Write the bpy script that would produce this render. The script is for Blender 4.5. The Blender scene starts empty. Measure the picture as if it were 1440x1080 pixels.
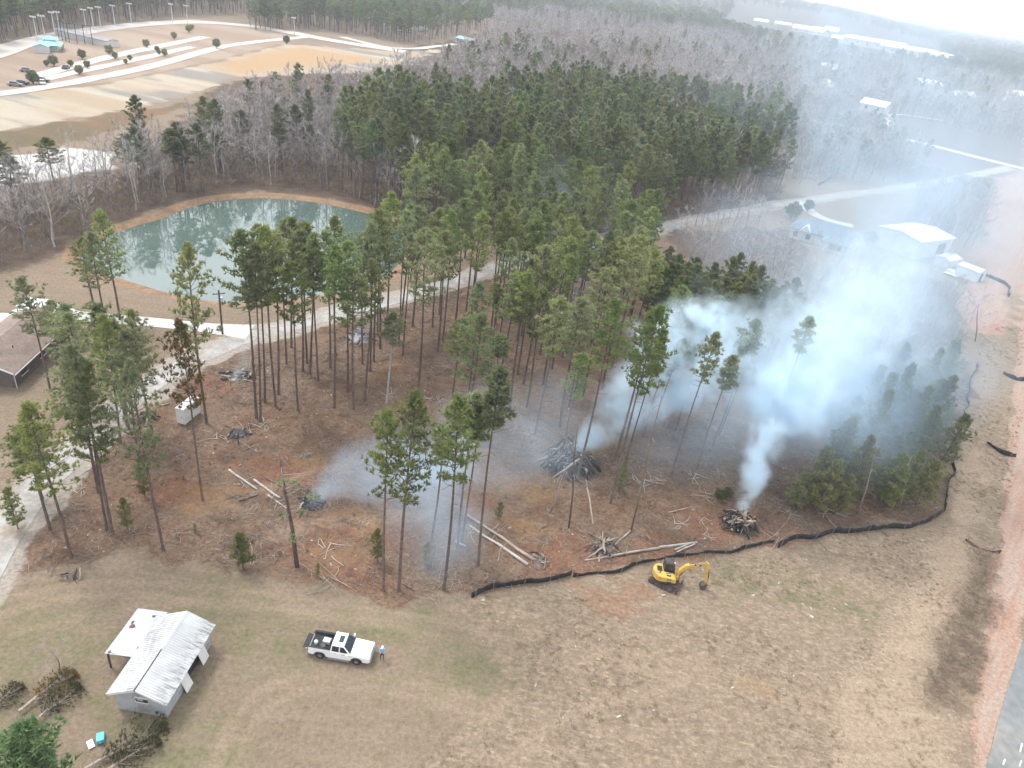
import bpy, bmesh, math, random
import numpy as np
from mathutils import Vector, Matrix

rnd = random.Random(11)
SC = bpy.context.scene
COL = SC.collection

# ------------------------------------------------------------------ camera
F_PX, PITCH, ROLL, CAM_H = 1003.0, math.radians(30.3), math.radians(8.2), 55.0
_fwd = np.array([0, math.cos(PITCH), -math.sin(PITCH)])
_up0 = np.array([0, math.sin(PITCH), math.cos(PITCH)])
_rt0 = np.array([1.0, 0, 0])
_rt = _rt0 * math.cos(ROLL) + _up0 * math.sin(ROLL)
_up = -_rt0 * math.sin(ROLL) + _up0 * math.cos(ROLL)
cam_d = bpy.data.cameras.new("camera")
cam_d.sensor_width = 36.0
cam_d.lens = 36.0 * F_PX / 1440.0
cam_d.clip_start, cam_d.clip_end = 0.5, 30000.0
cam = bpy.data.objects.new("camera", cam_d)
M = Matrix.Identity(4)
for i in range(3):
    M[i][0], M[i][1], M[i][2] = _rt[i], _up[i], -_fwd[i]
M[2][3] = CAM_H
cam.matrix_world = M
COL.objects.link(cam)
SC.camera = cam

# ------------------------------------------------------------------ light
SUN_DIR = Vector((-0.50, 0.30, 0.95)).normalized()          # towards the sun, a bright veiled sky
world = bpy.data.worlds.new("World")
SC.world = world
world.use_nodes = True
wn = world.node_tree
bg = wn.nodes["Background"]
sky = wn.nodes.new("ShaderNodeTexSky")
sky.sky_type = 'NISHITA'
sky.sun_disc = False
sky.sun_elevation = math.asin(SUN_DIR.z)
sky.sun_rotation = math.atan2(SUN_DIR.x, SUN_DIR.y)
sky.air_density, sky.dust_density, sky.ozone_density = 1.0, 4.0, 1.0
hsv = wn.nodes.new("ShaderNodeHueSaturation")               # thin high overcast: the blue is washed out
hsv.inputs["Saturation"].default_value = 0.35
wn.links.new(sky.outputs[0], hsv.inputs["Color"])
ov = wn.nodes.new("ShaderNodeMix"); ov.data_type = 'RGBA'      # bright even cloud sheet over most of the blue
ov.inputs[0].default_value = 0.6
ov.inputs[7].default_value = (10.5, 10.9, 11.4, 1)
wn.links.new(hsv.outputs[0], ov.inputs[6])
wn.links.new(ov.outputs[2], bg.inputs["Color"])
bg.inputs["Strength"].default_value = 0.12
sun_d = bpy.data.lights.new("sun", 'SUN')
sun_d.energy = 1.5
sun_d.angle = math.radians(16)
sun_d.color = (1.0, 0.96, 0.9)
sun = bpy.data.objects.new("sun", sun_d)
sun.rotation_euler = (-SUN_DIR).to_track_quat('-Z', 'Y').to_euler()
sun.location = (-60, 40, 120)
COL.objects.link(sun)

SC.view_settings.view_transform = 'Standard'
SC.view_settings.look = 'None'
SC.view_settings.exposure = 0.86
SC.view_settings.gamma = 1.0
SC.view_settings.use_curve_mapping = False
SC.render.engine = 'CYCLES'
cy = SC.cycles
cy.max_bounces, cy.diffuse_bounces, cy.glossy_bounces = 8, 2, 2
cy.transmission_bounces, cy.volume_bounces, cy.transparent_max_bounces = 2, 7, 6
cy.use_denoising = True
cy.use_adaptive_sampling = True
cy.adaptive_threshold = 0.03
cy.caustics_reflective = cy.caustics_refractive = False
cy.volume_step_rate = 4.0
cy.volume_max_steps = 256

# ------------------------------------------------------------------ helpers: pixels, noise, polygons
def gp(u, v, z=0.0):
    """photo pixel -> point at height z"""
    d = _rt * ((u - 720) / F_PX) - _up * ((v - 540) / F_PX) + _fwd
    t = (z - CAM_H) / d[2]
    return np.array([d[0] * t, d[1] * t, z])

def gpoly(pts):
    return np.array([gp(u, v)[:2] for u, v in pts])

_G = np.random.RandomState(5).rand(256, 256)
def vnoise(x, y):
    x = np.asarray(x, float); y = np.asarray(y, float)
    xi = np.floor(x).astype(int); yi = np.floor(y).astype(int)
    fx = x - xi; fy = y - yi
    fx = fx * fx * (3 - 2 * fx); fy = fy * fy * (3 - 2 * fy)
    a = _G[xi % 256, yi % 256]; b = _G[(xi + 1) % 256, yi % 256]
    c = _G[xi % 256, (yi + 1) % 256]; d = _G[(xi + 1) % 256, (yi + 1) % 256]
    return (a * (1 - fx) + b * fx) * (1 - fy) + (c * (1 - fx) + d * fx) * fy

def sdist(poly, x, y):
    """signed distance to a polygon, positive inside"""
    x = np.asarray(x, float); y = np.asarray(y, float)
    n = len(poly)
    best = np.full(x.shape, 1e18); inside = np.zeros(x.shape, bool)
    for i in range(n):
        ax, ay = poly[i]; bx, by = poly[(i + 1) % n]
        ex, ey = bx - ax, by - ay
        t = np.clip(((x - ax) * ex + (y - ay) * ey) / (ex * ex + ey * ey + 1e-12), 0, 1)
        best = np.minimum(best, (x - ax - t * ex) ** 2 + (y - ay - t * ey) ** 2)
        if ay != by:
            inside ^= ((ay > y) != (by > y)) & (x < ex * (y - ay) / (by - ay) + ax)
    d = np.sqrt(best)
    return np.where(inside, d, -d)

def ldist(line, x, y):
    x = np.asarray(x, float); y = np.asarray(y, float)
    best = np.full(x.shape, 1e18)
    for (ax, ay), (bx, by) in zip(line[:-1], line[1:]):
        ex, ey = bx - ax, by - ay
        t = np.clip(((x - ax) * ex + (y - ay) * ey) / (ex * ex + ey * ey + 1e-12), 0, 1)
        best = np.minimum(best, (x - ax - t * ex) ** 2 + (y - ay - t * ey) ** 2)
    return np.sqrt(best)

def sstep(a, b, v):
    t = np.clip((v - a) / (b - a), 0, 1)
    return t * t * (3 - 2 * t)

def smooth_line(pts, k=3):
    p = np.array(pts, float)
    for _ in range(k):
        q = [p[0]]
        for a, b in zip(p[:-1], p[1:]):
            q += [a * .75 + b * .25, a * .25 + b * .75]
        q.append(p[-1])
        p = np.array(q)
    return p

def smooth_poly(pts, k=2):
    p = np.array(pts, float)
    for _ in range(k):
        q = []
        for i in range(len(p)):
            a, b = p[i], p[(i + 1) % len(p)]
            q += [a * .75 + b * .25, a * .25 + b * .75]
        p = np.array(q)
    return p

# ------------------------------------------------------------------ helpers: materials
def nd(nt, typ, **kw):
    n = nt.nodes.new(typ)
    for k, v in kw.items():
        if k.startswith("_"):
            setattr(n, k[1:], v)
        else:
            n.inputs[k.replace("__", " ")].default_value = v
    return n

def mixc(nt, fac, a, b, mode='MIX'):
    m = nt.nodes.new("ShaderNodeMix"); m.data_type = 'RGBA'; m.blend_type = mode
    for sock, val in ((m.inputs[0], fac), (m.inputs[6], a), (m.inputs[7], b)):
        if isinstance(val, bpy.types.NodeSocket): nt.links.new(val, sock)
        elif isinstance(val, (int, float)): sock.default_value = val
        else: sock.default_value = (*val, 1) if len(val) == 3 else val
    return m.outputs[2]

def math_n(nt, op, a, b=None, c=None, clamp=False):
    m = nt.nodes.new("ShaderNodeMath"); m.operation = op; m.use_clamp = clamp
    for i, v in enumerate((a, b, c)):
        if v is None: continue
        if isinstance(v, bpy.types.NodeSocket): nt.links.new(v, m.inputs[i])
        else: m.inputs[i].default_value = v
    return m.outputs[0]

def noise(nt, vec, scale, detail=3, rough=0.55, dist=0.0):
    n = nd(nt, "ShaderNodeTexNoise", Scale=scale, Detail=detail, Roughness=rough, Distortion=dist)
    if vec is not None: nt.links.new(vec, n.inputs["Vector"])
    return n.outputs[0]

def ramp(nt, fac, lo, hi):
    m = nt.nodes.new("ShaderNodeMapRange"); m.interpolation_type = 'SMOOTHSTEP'
    nt.links.new(fac, m.inputs[0]); m.inputs[1].default_value = lo; m.inputs[2].default_value = hi
    return m.outputs[0]

MATS = {}
def mat(name, base, rough=0.8, var=None, vscale=2.0, vary=0.0, bump=0.0, bscale=8.0, metal=0.0, spec=0.3, objvar=0.0, dirt=None, dscale=0.6, coat=0.0, trans=0.0, world=False):
    """procedural surface: base colour, noise towards var, finer darkening, per-object shift"""
    if name in MATS: return MATS[name]
    m = bpy.data.materials.new(name); m.use_nodes = True
    nt = m.node_tree; b = nt.nodes["Principled BSDF"]
    tc = nt.nodes.new("ShaderNodeNewGeometry").outputs["Position"] if world else nt.nodes.new("ShaderNodeTexCoord").outputs["Object"]
    col = (*base, 1)
    if var is not None:
        col = mixc(nt, ramp(nt, noise(nt, tc, vscale, 4), .35, .65), base, var)
    if dirt is not None:
        f = math_n(nt, 'MULTIPLY', ramp(nt, noise(nt, tc, dscale, 5, .65), .48, .68), .8)
        col = mixc(nt, f, col, dirt)
    if vary:
        f = noise(nt, tc, vscale * 4.7, 4)
        mr = nd(nt, "ShaderNodeMapRange"); nt.links.new(f, mr.inputs[0])
        mr.inputs[1].default_value = .25; mr.inputs[2].default_value = .75; mr.inputs[3].default_value = 1 - vary; mr.inputs[4].default_value = 1 + vary
        cmb = nt.nodes.new("ShaderNodeCombineColor")
        for i in range(3): nt.links.new(mr.outputs[0], cmb.inputs[i])
        col = mixc(nt, 1.0, col, cmb.outputs[0], 'MULTIPLY')
    if objvar:
        oi = nt.nodes.new("ShaderNodeObjectInfo")
        hs = nt.nodes.new("ShaderNodeHueSaturation")
        if isinstance(col, tuple): hs.inputs["Color"].default_value = col
        else: nt.links.new(col, hs.inputs["Color"])
        r = oi.outputs["Random"]
        nt.links.new(math_n(nt, 'MULTIPLY_ADD', r, .06 * objvar, .5 - .042 * objvar), hs.inputs["Hue"])
        wn_ = nt.nodes.new("ShaderNodeTexWhiteNoise"); wn_.noise_dimensions = '1D'; nt.links.new(r, wn_.inputs["W"])
        nt.links.new(math_n(nt, 'MULTIPLY_ADD', wn_.outputs[0], .7 * objvar, 1 - .35 * objvar), hs.inputs["Value"])
        sp = nt.nodes.new("ShaderNodeSeparateColor"); nt.links.new(wn_.outputs[1], sp.inputs[0])
        nt.links.new(math_n(nt, 'MULTIPLY_ADD', sp.outputs[1], .5 * objvar, 1 - .3 * objvar), hs.inputs["Saturation"])
        col = hs.outputs[0]
    if isinstance(col, tuple): b.inputs["Base Color"].default_value = col
    else: nt.links.new(col, b.inputs["Base Color"])
    b.inputs["Roughness"].default_value = rough
    b.inputs["Metallic"].default_value = metal
    b.inputs["Specular IOR Level"].default_value = spec
    if coat: b.inputs["Coat Weight"].default_value = coat
    if bump:
        bp = nd(nt, "ShaderNodeBump", Strength=bump, Distance=0.05)
        nt.links.new(noise(nt, tc, bscale, 5), bp.inputs["Height"]); nt.links.new(bp.outputs[0], b.inputs["Normal"])
    if trans:
        tb = nt.nodes.new("ShaderNodeBsdfTranslucent"); mx = nt.nodes.new("ShaderNodeMixShader"); mx.inputs[0].default_value = trans
        if isinstance(col, tuple): tb.inputs[0].default_value = col
        else: nt.links.new(col, tb.inputs[0])
        nt.links.new(b.outputs[0], mx.inputs[1]); nt.links.new(tb.outputs[0], mx.inputs[2])
        nt.links.new(mx.outputs[0], [n for n in nt.nodes if n.type == 'OUTPUT_MATERIAL'][0].inputs[0])
    MATS[name] = m
    return m

# ------------------------------------------------------------------ helpers: meshes and objects
class MB:
    def __init__(s): s.v = []; s.f = []; s.m = []
    def add(s, vs, fs, m=0):
        o = len(s.v); s.v += [tuple(p) for p in vs]; s.f += [tuple(i + o for i in f) for f in fs]; s.m += [m] * len(fs); return s
    def box(s, c, d, rz=0.0, m=0, taper=1.0, rx=0.0):
        x, y, z = d[0] / 2, d[1] / 2, d[2] / 2
        R = Matrix.Rotation(rz, 3, 'Z') @ Matrix.Rotation(rx, 3, 'X')
        vs = [R @ Vector((sx * x * (taper if sz > 0 else 1), sy * y * (taper if sz > 0 else 1), sz * z)) + Vector(c) for sz in (-1, 1) for sx, sy in ((-1, -1), (1, -1), (1, 1), (-1, 1))]
        return s.add(vs, [(3, 2, 1, 0), (4, 5, 6, 7), (0, 1, 5, 4), (1, 2, 6, 5), (2, 3, 7, 6), (3, 0, 4, 7)], m)
    def tube(s, pts, rad, n=6, m=0, caps=True):
        P = [Vector(p) for p in pts]; rings = []
        rad = rad if hasattr(rad, '__len__') else [rad] * len(P)
        o = len(s.v)
        for i, p in enumerate(P):
            t = (P[min(i + 1, len(P) - 1)] - P[max(i - 1, 0)])
            t = t.normalized() if t.length > 1e-9 else Vector((0, 0, 1))
            a = t.cross(Vector((0, 0, 1)) if abs(t.z) < .9 else Vector((1, 0, 0))).normalized(); b = t.cross(a)
            for k in range(n):
                w = 2 * math.pi * k / n
                s.v.append(tuple(p + (a * math.cos(w) + b * math.sin(w)) * rad[i]))
        for i in range(len(P) - 1):
            for k in range(n):
                a0 = o + i * n + k; a1 = o + i * n + (k + 1) % n
                s.f.append((a0, a1, a1 + n, a0 + n)); s.m.append(m)
        if caps:
            s.f.append(tuple(o + k for k in range(n))[::-1]); s.f.append(tuple(o + (len(P) - 1) * n + k for k in range(n))); s.m += [m, m]
        return s
    def prism(s, prof, y0, y1, axis='y', m=0):
        """profile of (a, b) points extruded along an axis"""
        n = len(prof)
        def mk(p, w):
            return {'y': (p[0], w, p[1]), 'x': (w, p[0], p[1]), 'z': (p[0], p[1], w)}[axis]
        vs = [mk(p, y0) for p in prof] + [mk(p, y1) for p in prof]
        fs = [tuple(range(n)), tuple(range(2 * n - 1, n - 1, -1))] + [(i, i + n, (i + 1) % n + n, (i + 1) % n) for i in range(n)]
        return s.add(vs, fs, m)
    def xf(s, mtx, start=0):
        for i in range(start, len(s.v)): s.v[i] = tuple(mtx @ Vector(s.v[i]))
        return s
    def mesh(s, name, mats, smooth=False):
        me = bpy.data.meshes.new(name)
        me.from_pydata(s.v, [], s.f)
        for m in mats: me.materials.append(m)
        if len(mats) > 1: me.polygons.foreach_set("material_index", s.m)
        bm = bmesh.new(); bm.from_mesh(me); bmesh.ops.recalc_face_normals(bm, faces=bm.faces); bm.to_mesh(me); bm.free()
        if smooth: me.polygons.foreach_set("use_smooth", [True] * len(me.polygons))
        me.update()
        return me
    def build(s, name, mats, parent=None, smooth=False, bevel=0.0, seg=2):
        mats = mats if isinstance(mats, (list, tuple)) else [mats]
        o = bpy.data.objects.new(name, s.mesh(name, mats, smooth)); COL.objects.link(o)
        if parent is not None: o.parent = parent
        if bevel:
            b = o.modifiers.new("bevel", 'BEVEL'); b.width = bevel; b.segments = seg; b.limit_method = 'ANGLE'; b.angle_limit = math.radians(35)
        return o

def tag(o, label=None, cat=None, group=None, kind=None):
    if label: o["label"] = label
    if cat: o["category"] = cat
    if group: o["group"] = group
    if kind: o["kind"] = kind
    return o

def empty(name, loc, rz=0.0, label=None, cat=None, group=None):
    o = bpy.data.objects.new(name, None); COL.objects.link(o)
    o.location = loc; o.rotation_euler = (0, 0, rz); o.empty_display_size = .2
    return tag(o, label, cat, group)

def link_mesh(name, me, parent=None):
    o = bpy.data.objects.new(name, me); COL.objects.link(o)
    if parent is not None: o.parent = parent
    return o

# ------------------------------------------------------------------ zones of the ground, read off the photograph
Z = {}
Z['clearing'] = gpoly([(0, 830), (60, 640), (130, 610), (230, 540), (330, 490), (480, 450), (600, 415), (720, 372), (850, 345), (950, 330), (1080, 470), (1250, 480), (1365, 520), (1350, 600), (1325, 728), (1240, 745), (1100, 765), (1000, 785), (860, 800), (760, 822), (660, 838), (560, 850), (440, 815), (330, 805), (200, 775), (110, 790)])
Z['rough'] = gpoly([(655, 845), (760, 826), (860, 806), (1000, 790), (1100, 770), (1240, 750), (1335, 735), (1372, 560), (1380, 420), (1440, 300), (1480, 300), (1420, 700), (1390, 900), (1360, 1200), (500, 1200), (620, 1040), (700, 960), (640, 890)])
Z['sandtrack'] = gpoly([(1345, 600), (1395, 640), (1365, 760), (1330, 860), (1275, 990), (1350, 1030), (1355, 1100), (1180, 1110), (1170, 990), (1220, 940), (1290, 800), (1335, 735)])
Z['pinkclay'] = gpoly([(1360, 1120), (1385, 900), (1412, 700), (1425, 560), (1440, 400), (1560, 400), (1520, 700), (1440, 880), (1385, 1120)])
Z['pinkpad'] = gpoly([(1345, 430), (1375, 385), (1420, 410), (1412, 470), (1370, 470)])
Z['farpink'] = gpoly([(1365, 360), (1395, 250), (1450, 230), (1520, 330), (1440, 420), (1410, 395)])
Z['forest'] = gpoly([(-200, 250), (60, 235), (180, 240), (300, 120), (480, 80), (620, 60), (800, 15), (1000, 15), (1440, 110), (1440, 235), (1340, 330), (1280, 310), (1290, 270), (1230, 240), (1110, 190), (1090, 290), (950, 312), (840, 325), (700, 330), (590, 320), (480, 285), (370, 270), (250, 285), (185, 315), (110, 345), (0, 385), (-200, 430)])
Z['forest2'] = gpoly([(930, 325), (1110, 320), (1150, 370), (1240, 380), (1340, 400), (1360, 470), (1350, 560), (1200, 520), (1080, 480), (980, 400)])
Z['sand'] = gpoly([(-300, 210), (0, 184), (150, 160), (260, 135), (330, 110), (420, 105), (560, 100), (620, 70), (560, 72), (400, 62), (300, 88), (150, 118), (0, 132), (-300, 185)])
Z['ballpark'] = gpoly([(-300, 180), (0, 130), (150, 116), (300, 86), (420, 55), (380, 40), (270, 26), (100, 48), (0, 74), (-300, 130)])
Z['marsh'] = gpoly([(-300, 300), (0, 215), (70, 205), (180, 180), (260, 145), (150, 162), (0, 186), (-300, 215)])
Z['whitesand'] = gpoly([(-100, 260), (0, 222), (90, 208), (165, 215), (160, 235), (110, 245), (0, 262)])
Z['ground_orange'] = gpoly([(300, 88), (420, 64), (480, 75), (540, 85), (430, 95), (330, 104)])
Z['housepad'] = gpoly([(1060, 300), (1120, 300), (1240, 330), (1240, 370), (1130, 385), (1070, 350)])
Z['town'] = gpoly([(1060, 24), (1100, 32), (1200, 46), (1310, 70), (1300, 86), (1190, 66), (1060, 42), (1030, 30)])
Z['town_clear'] = gpoly([(1030, 18), (1100, 28), (1200, 42), (1320, 66), (1335, 100), (1190, 82), (1060, 56), (1010, 40)])
POND_PX = [(112, 353), (140, 334), (185, 316), (230, 304), (262, 290), (300, 280), (345, 276), (390, 276), (440, 281), (490, 291), (545, 305), (575, 335), (560, 372), (520, 402), (440, 414), (380, 418), (320, 422), (265, 416), (215, 402), (150, 382), (115, 368)]
POND = smooth_poly(gpoly(POND_PX), 2)
CLAY = [((440, 770), 5.5), ((490, 800), 3.5), ((300, 545), 3), ((870, 845), 2.6), ((885, 830), 2.2), ((780, 790), 3.2), ((830, 775), 4), ((1080, 740), 4), ((250, 690), 3.0), ((1000, 745), 3.5), ((380, 660), 4), ((205, 580), 3), ((930, 770), 4), ((650, 700), 3.5), ((560, 760), 4), ((865, 860), 2.0)]
OCHRE = [((1075, 965), 1.6), ((470, 780), 3.5), ((440, 650), 2.2), ((300, 700), 3), ((520, 730), 3), ((740, 690), 3), ((740, 740), 2.5)]
GREEN = [((60, 900), 6), ((150, 990), 2.5), ((215, 1000), 4), ((640, 930), 5), ((320, 860), 5), ((30, 940), 6), ((230, 1060), 5), ((1040, 820), 3), ((1180, 850), 4), ((1130, 830), 4), ((560, 880), 4), ((400, 900), 4)]
DRIVE = smooth_line(gpoly([(-60, 860), (0, 765), (40, 702), (100, 640), (150, 588), (210, 542), (265, 508), (330, 480), (400, 460), (480, 440), (560, 420), (640, 396), (720, 368), (800, 352), (850, 341), (950, 315), (1060, 293), (1150, 279), (1240, 268), (1330, 254), (1420, 236)]), 3)

def blob(x, y, lst):
    w = np.zeros(np.shape(x))
    for (u, v), r in lst:
        c = gp(u, v)
        d = np.hypot((x - c[0]) * .75, (y - c[1]) * 1.1)
        w = np.maximum(w, sstep(r * 1.25, r * .35, d + (vnoise(x * .9 + 7, y * .9) - .5) * r * 1.1))
    return w

def relief(x, y):
    """height of the ground"""
    x = np.asarray(x, float); y = np.asarray(y, float)
    h = np.zeros(x.shape)
    near = (y < 170) & (y > 10) & (np.abs(x) < 140)
    c = sstep(-1, 4, sdist(Z['clearing'], x, y)); r = sstep(-1, 3, sdist(Z['rough'], x, y))
    h += c * ((vnoise(x * .35, y * .5) - .5) * .5 + (vnoise(x * 1.3, y * 1.7) - .5) * .22) * (1 - .0 * near)
    h += r * ((vnoise(x * .5, y * .8 + 40) - .5) * .18 + (vnoise(x * 1.6, y * 1.9) - .5) * .10)
    flat = sstep(2.2, 5, ldist(DRIVE, x, y))
    h *= flat
    h += 48 * sstep(1700, 3800, y) * sstep(.46, .30, x / np.maximum(y, 1))          # low wooded ridge on the skyline
    h += -1.6 * sstep(-1.6, 2.5, sdist(POND, x, y))
    return h

def gz(x, y):
    i = int(np.clip(np.searchsorted(xs, x) - 1, 0, len(xs) - 2)); j = int(np.clip(np.searchsorted(ys, y) - 1, 0, len(ys) - 2))
    fx = (x - xs[i]) / (xs[i + 1] - xs[i]); fy = (y - ys[j]) / (ys[j + 1] - ys[j])
    return float((ZG[j, i] * (1 - fx) + ZG[j, i + 1] * fx) * (1 - fy) + (ZG[j + 1, i] * (1 - fx) + ZG[j + 1, i + 1] * fx) * fy)

def on(u, v, dz=0.0):
    p = gp(u, v)
    return (float(p[0]), float(p[1]), gz(p[0], p[1]) + dz)

def axis(parts):
    out = [np.array([parts[0][0]])]
    for a, b, st in parts:
        n = max(1, int(round((b - a) / st)))
        out.append(np.linspace(a, b, n + 1)[1:])
    return np.concatenate(out)
def geo(a, b, n): return [float(v) for v in np.geomspace(a, b, n)]
xs = axis([(-460, -90, 3.5), (-90, 108, .62), (108, 460, 3.5)])
xs = np.concatenate([-np.array(geo(480, 14000, 24))[::-1], xs, np.array(geo(480, 14000, 24))])
ys = axis([(-80, 24, 4.0), (24, 165, .62), (165, 300, 1.5), (300, 660, 3.5)])
ys = np.concatenate([-np.array(geo(90, 6000, 12))[::-1], ys, np.array(geo(680, 16000, 34))])
X, Y = np.meshgrid(xs, ys)
xf_, yf_ = X.ravel(), Y.ravel()
zf_ = relief(xf_, yf_)
n_x, n_y = len(xs), len(ys)
ZG = zf_.reshape(n_y, n_x)
ii = np.arange(n_x * n_y).reshape(n_y, n_x)
quads = np.stack([ii[:-1, :-1], ii[:-1, 1:], ii[1:, 1:], ii[1:, :-1]], -1).reshape(-1, 4)
gm = bpy.data.meshes.new("ground")
gm.vertices.add(n_x * n_y); gm.vertices.foreach_set("co", np.stack([xf_, yf_, zf_], -1).ravel().astype(np.float32))
gm.loops.add(quads.size); gm.loops.foreach_set("vertex_index", quads.ravel().astype(np.int32))
gm.polygons.add(len(quads)); gm.polygons.foreach_set("loop_start", np.arange(0, quads.size, 4, dtype=np.int32))
gm.polygons.foreach_set("use_smooth", np.ones(len(quads), bool))
gm.update(calc_edges=True)
_wob = (vnoise(xf_ * .22, yf_ * .22) - .5) * 6 + (vnoise(xf_ * .9, yf_ * .9) - .5) * 2
def zone(name, soft, wob=1.0): return sstep(-soft, soft, sdist(Z[name], xf_, yf_) + _wob * wob)
def set_attr(name, arrs):
    a = gm.attributes.new(name, 'FLOAT_COLOR', 'POINT')
    a.data.foreach_set("color", np.stack(arrs, -1).ravel().astype(np.float32))
wz_clear = zone('clearing', 2.0, .55)
shore = sstep(-4.5, -1.0, sdist(POND, xf_, yf_) + _wob * .2)
set_attr("za", [wz_clear, zone('rough', 1.6, .5), zone('sandtrack', 2.0, .5), blob(xf_, yf_, CLAY)])
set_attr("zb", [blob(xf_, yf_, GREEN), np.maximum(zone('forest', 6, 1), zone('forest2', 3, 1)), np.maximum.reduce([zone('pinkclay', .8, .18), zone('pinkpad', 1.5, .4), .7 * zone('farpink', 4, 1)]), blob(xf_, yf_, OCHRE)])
set_attr("zc", [zone('sand', 5, 1), zone('ballpark', 5, .4), zone('marsh', 5, 1), np.maximum(zone('whitesand', 4, .8), zone('town', 20, .3))])
_d2 = np.maximum(zone('housepad', 3, .5) * .0, sstep(4.2, 2.0, ldist(DRIVE, xf_, yf_) + _wob * .25))
TRACKS = [[(-20, 850), (120, 815), (300, 825), (480, 850), (660, 880), (760, 930)], [(-20, 868), (120, 832), (300, 842), (480, 868), (650, 900), (740, 950)], [(20, 890), (180, 850), (330, 850), (480, 870)], [(300, 1085), (330, 1000), (400, 950), (520, 945), (700, 990)], [(330, 1085), (352, 1015), (415, 968), (520, 962), (690, 1010)], [(640, 900), (800, 905), (1000, 940), (1200, 1000), (1340, 1030)], [(630, 915), (800, 922), (1000, 958), (1200, 1020), (1340, 1050)], [(700, 1085), (800, 1000), (960, 960)], [(1365, 640), (1330, 800), (1250, 940), (1230, 1085)], [(1380, 640), (1345, 800), (1268, 940), (1250, 1085)], [(370, 760), (480, 735), (600, 730)], [(370, 752), (480, 727), (600, 722)], [(360, 690), (450, 660), (560, 640)]]
trk_w = np.zeros(xf_.shape)
for t_ in TRACKS: trk_w = np.maximum(trk_w, sstep(.75, .2, ldist(smooth_line(gpoly(t_), 2), xf_, yf_)) * (.35 + .65 * vnoise(xf_ * .3, yf_ * .3)))
_te = gm.attributes.new("tracks", 'FLOAT', 'POINT'); _te.data.foreach_set("value", trk_w.astype(np.float32))
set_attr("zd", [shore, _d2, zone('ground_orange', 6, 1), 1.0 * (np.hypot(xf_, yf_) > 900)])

g_m = bpy.data.materials.new("ground"); g_m.use_nodes = True
nt = g_m.node_tree; gb = nt.nodes["Principled BSDF"]
P = nt.nodes.new("ShaderNodeNewGeometry").outputs["Position"]
def stretched(sx, sy, rot=0.0):
    mr_ = nt.nodes.new("ShaderNodeMapping"); mr_.inputs["Rotation"].default_value = (0, 0, -rot); nt.links.new(P, mr_.inputs[0])
    mp = nt.nodes.new("ShaderNodeMapping"); mp.inputs["Scale"].default_value = (sx, sy, 1)
    nt.links.new(mr_.outputs[0], mp.inputs[0]); return mp.outputs[0]
def attr(name):
    a = nt.nodes.new("ShaderNodeAttribute"); a.attribute_name = name
    s = nt.nodes.new("ShaderNodeSeparateColor"); nt.links.new(a.outputs["Color"], s.inputs[0])
    return [s.outputs[0], s.outputs[1], s.outputs[2], a.outputs["Alpha"]]
A, B, C_, D = attr("za"), attr("zb"), attr("zc"), attr("zd")
n_big, n_mid, n_fine = noise(nt, P, .07, 4), noise(nt, P, .5, 5, .6), noise(nt, P, 3.2, 5, .65)
n_vf = noise(nt, P, 2.4, 7, .82)
n_str = noise(nt, stretched(.22, 1.1, .12), .8, 5, .65)           # tracks and windrows running across
n_str2 = noise(nt, stretched(.9, 2.6, -.1), 1.0, 6, .75)
def edge(w, nz, k=.55):                                           # zone weight broken up by noise
    return ramp(nt, math_n(nt, 'ADD', w, math_n(nt, 'MULTIPLY', math_n(nt, 'SUBTRACT', nz, .5), k * 2)), .32, .68)
lawn = mixc(nt, ramp(nt, n_big, .35, .65), (.222, .17, .124), (.20, .157, .112))
lawn = mixc(nt, math_n(nt, 'MULTIPLY', ramp(nt, n_str, .42, .68), .55), lawn, (.26, .203, .152))
lawn = mixc(nt, math_n(nt, 'MULTIPLY', ramp(nt, n_mid, .5, .75), .5), lawn, (.165, .125, .083))
lawn = mixc(nt, math_n(nt, 'MULTIPLY', math_n(nt, 'MULTIPLY', B[0], .8), ramp(nt, n_mid, .25, .7)), lawn, (.15, .148, .078))
rough_c = mixc(nt, ramp(nt, noise(nt, P, .85, 6, .7), .35, .65), (.265, .202, .148), (.19, .148, .105))
rough_c = mixc(nt, math_n(nt, 'MULTIPLY', ramp(nt, n_str2, .5, .68), .8), rough_c, (.37, .30, .215))
rough_c = mixc(nt, math_n(nt, 'MULTIPLY', ramp(nt, n_fine, .55, .72), .5), rough_c, (.125, .105, .073))
rough_c = mixc(nt, math_n(nt, 'MULTIPLY', ramp(nt, noise(nt, stretched(1, 1.8), 1.3, 4, .7), .66, .74), .9), rough_c, (.47, .40, .30))
rough_c = mixc(nt, math_n(nt, 'MULTIPLY', math_n(nt, 'MULTIPLY', B[0], ramp(nt, n_mid, .4, .6)), .6), rough_c, (.11, .12, .055))
litter = mixc(nt, ramp(nt, n_mid, .3, .68), (.135, .078, .052), (.205, .138, .095))
litter = mixc(nt, math_n(nt, 'MULTIPLY', ramp(nt, n_big, .42, .6), .6), litter, (.18, .135, .10))
litter = mixc(nt, math_n(nt, 'MULTIPLY', ramp(nt, n_fine, .48, .66), .8), litter, (.058, .040, .03))
litter = mixc(nt, math_n(nt, 'MULTIPLY', ramp(nt, n_str2, .55, .68), .75), litter, (.29, .21, .15))
litter = mixc(nt, math_n(nt, 'MULTIPLY', ramp(nt, noise(nt, P, 2.2, 5, .7), .64, .70), .85), litter, (.40, .31, .22))
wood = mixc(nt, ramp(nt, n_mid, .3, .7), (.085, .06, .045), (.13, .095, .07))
c = mixc(nt, edge(A[0], n_mid), lawn, litter)
c = mixc(nt, edge(A[1], n_mid, .7), c, rough_c)
c = mixc(nt, edge(B[1], n_mid), c, wood)
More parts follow.
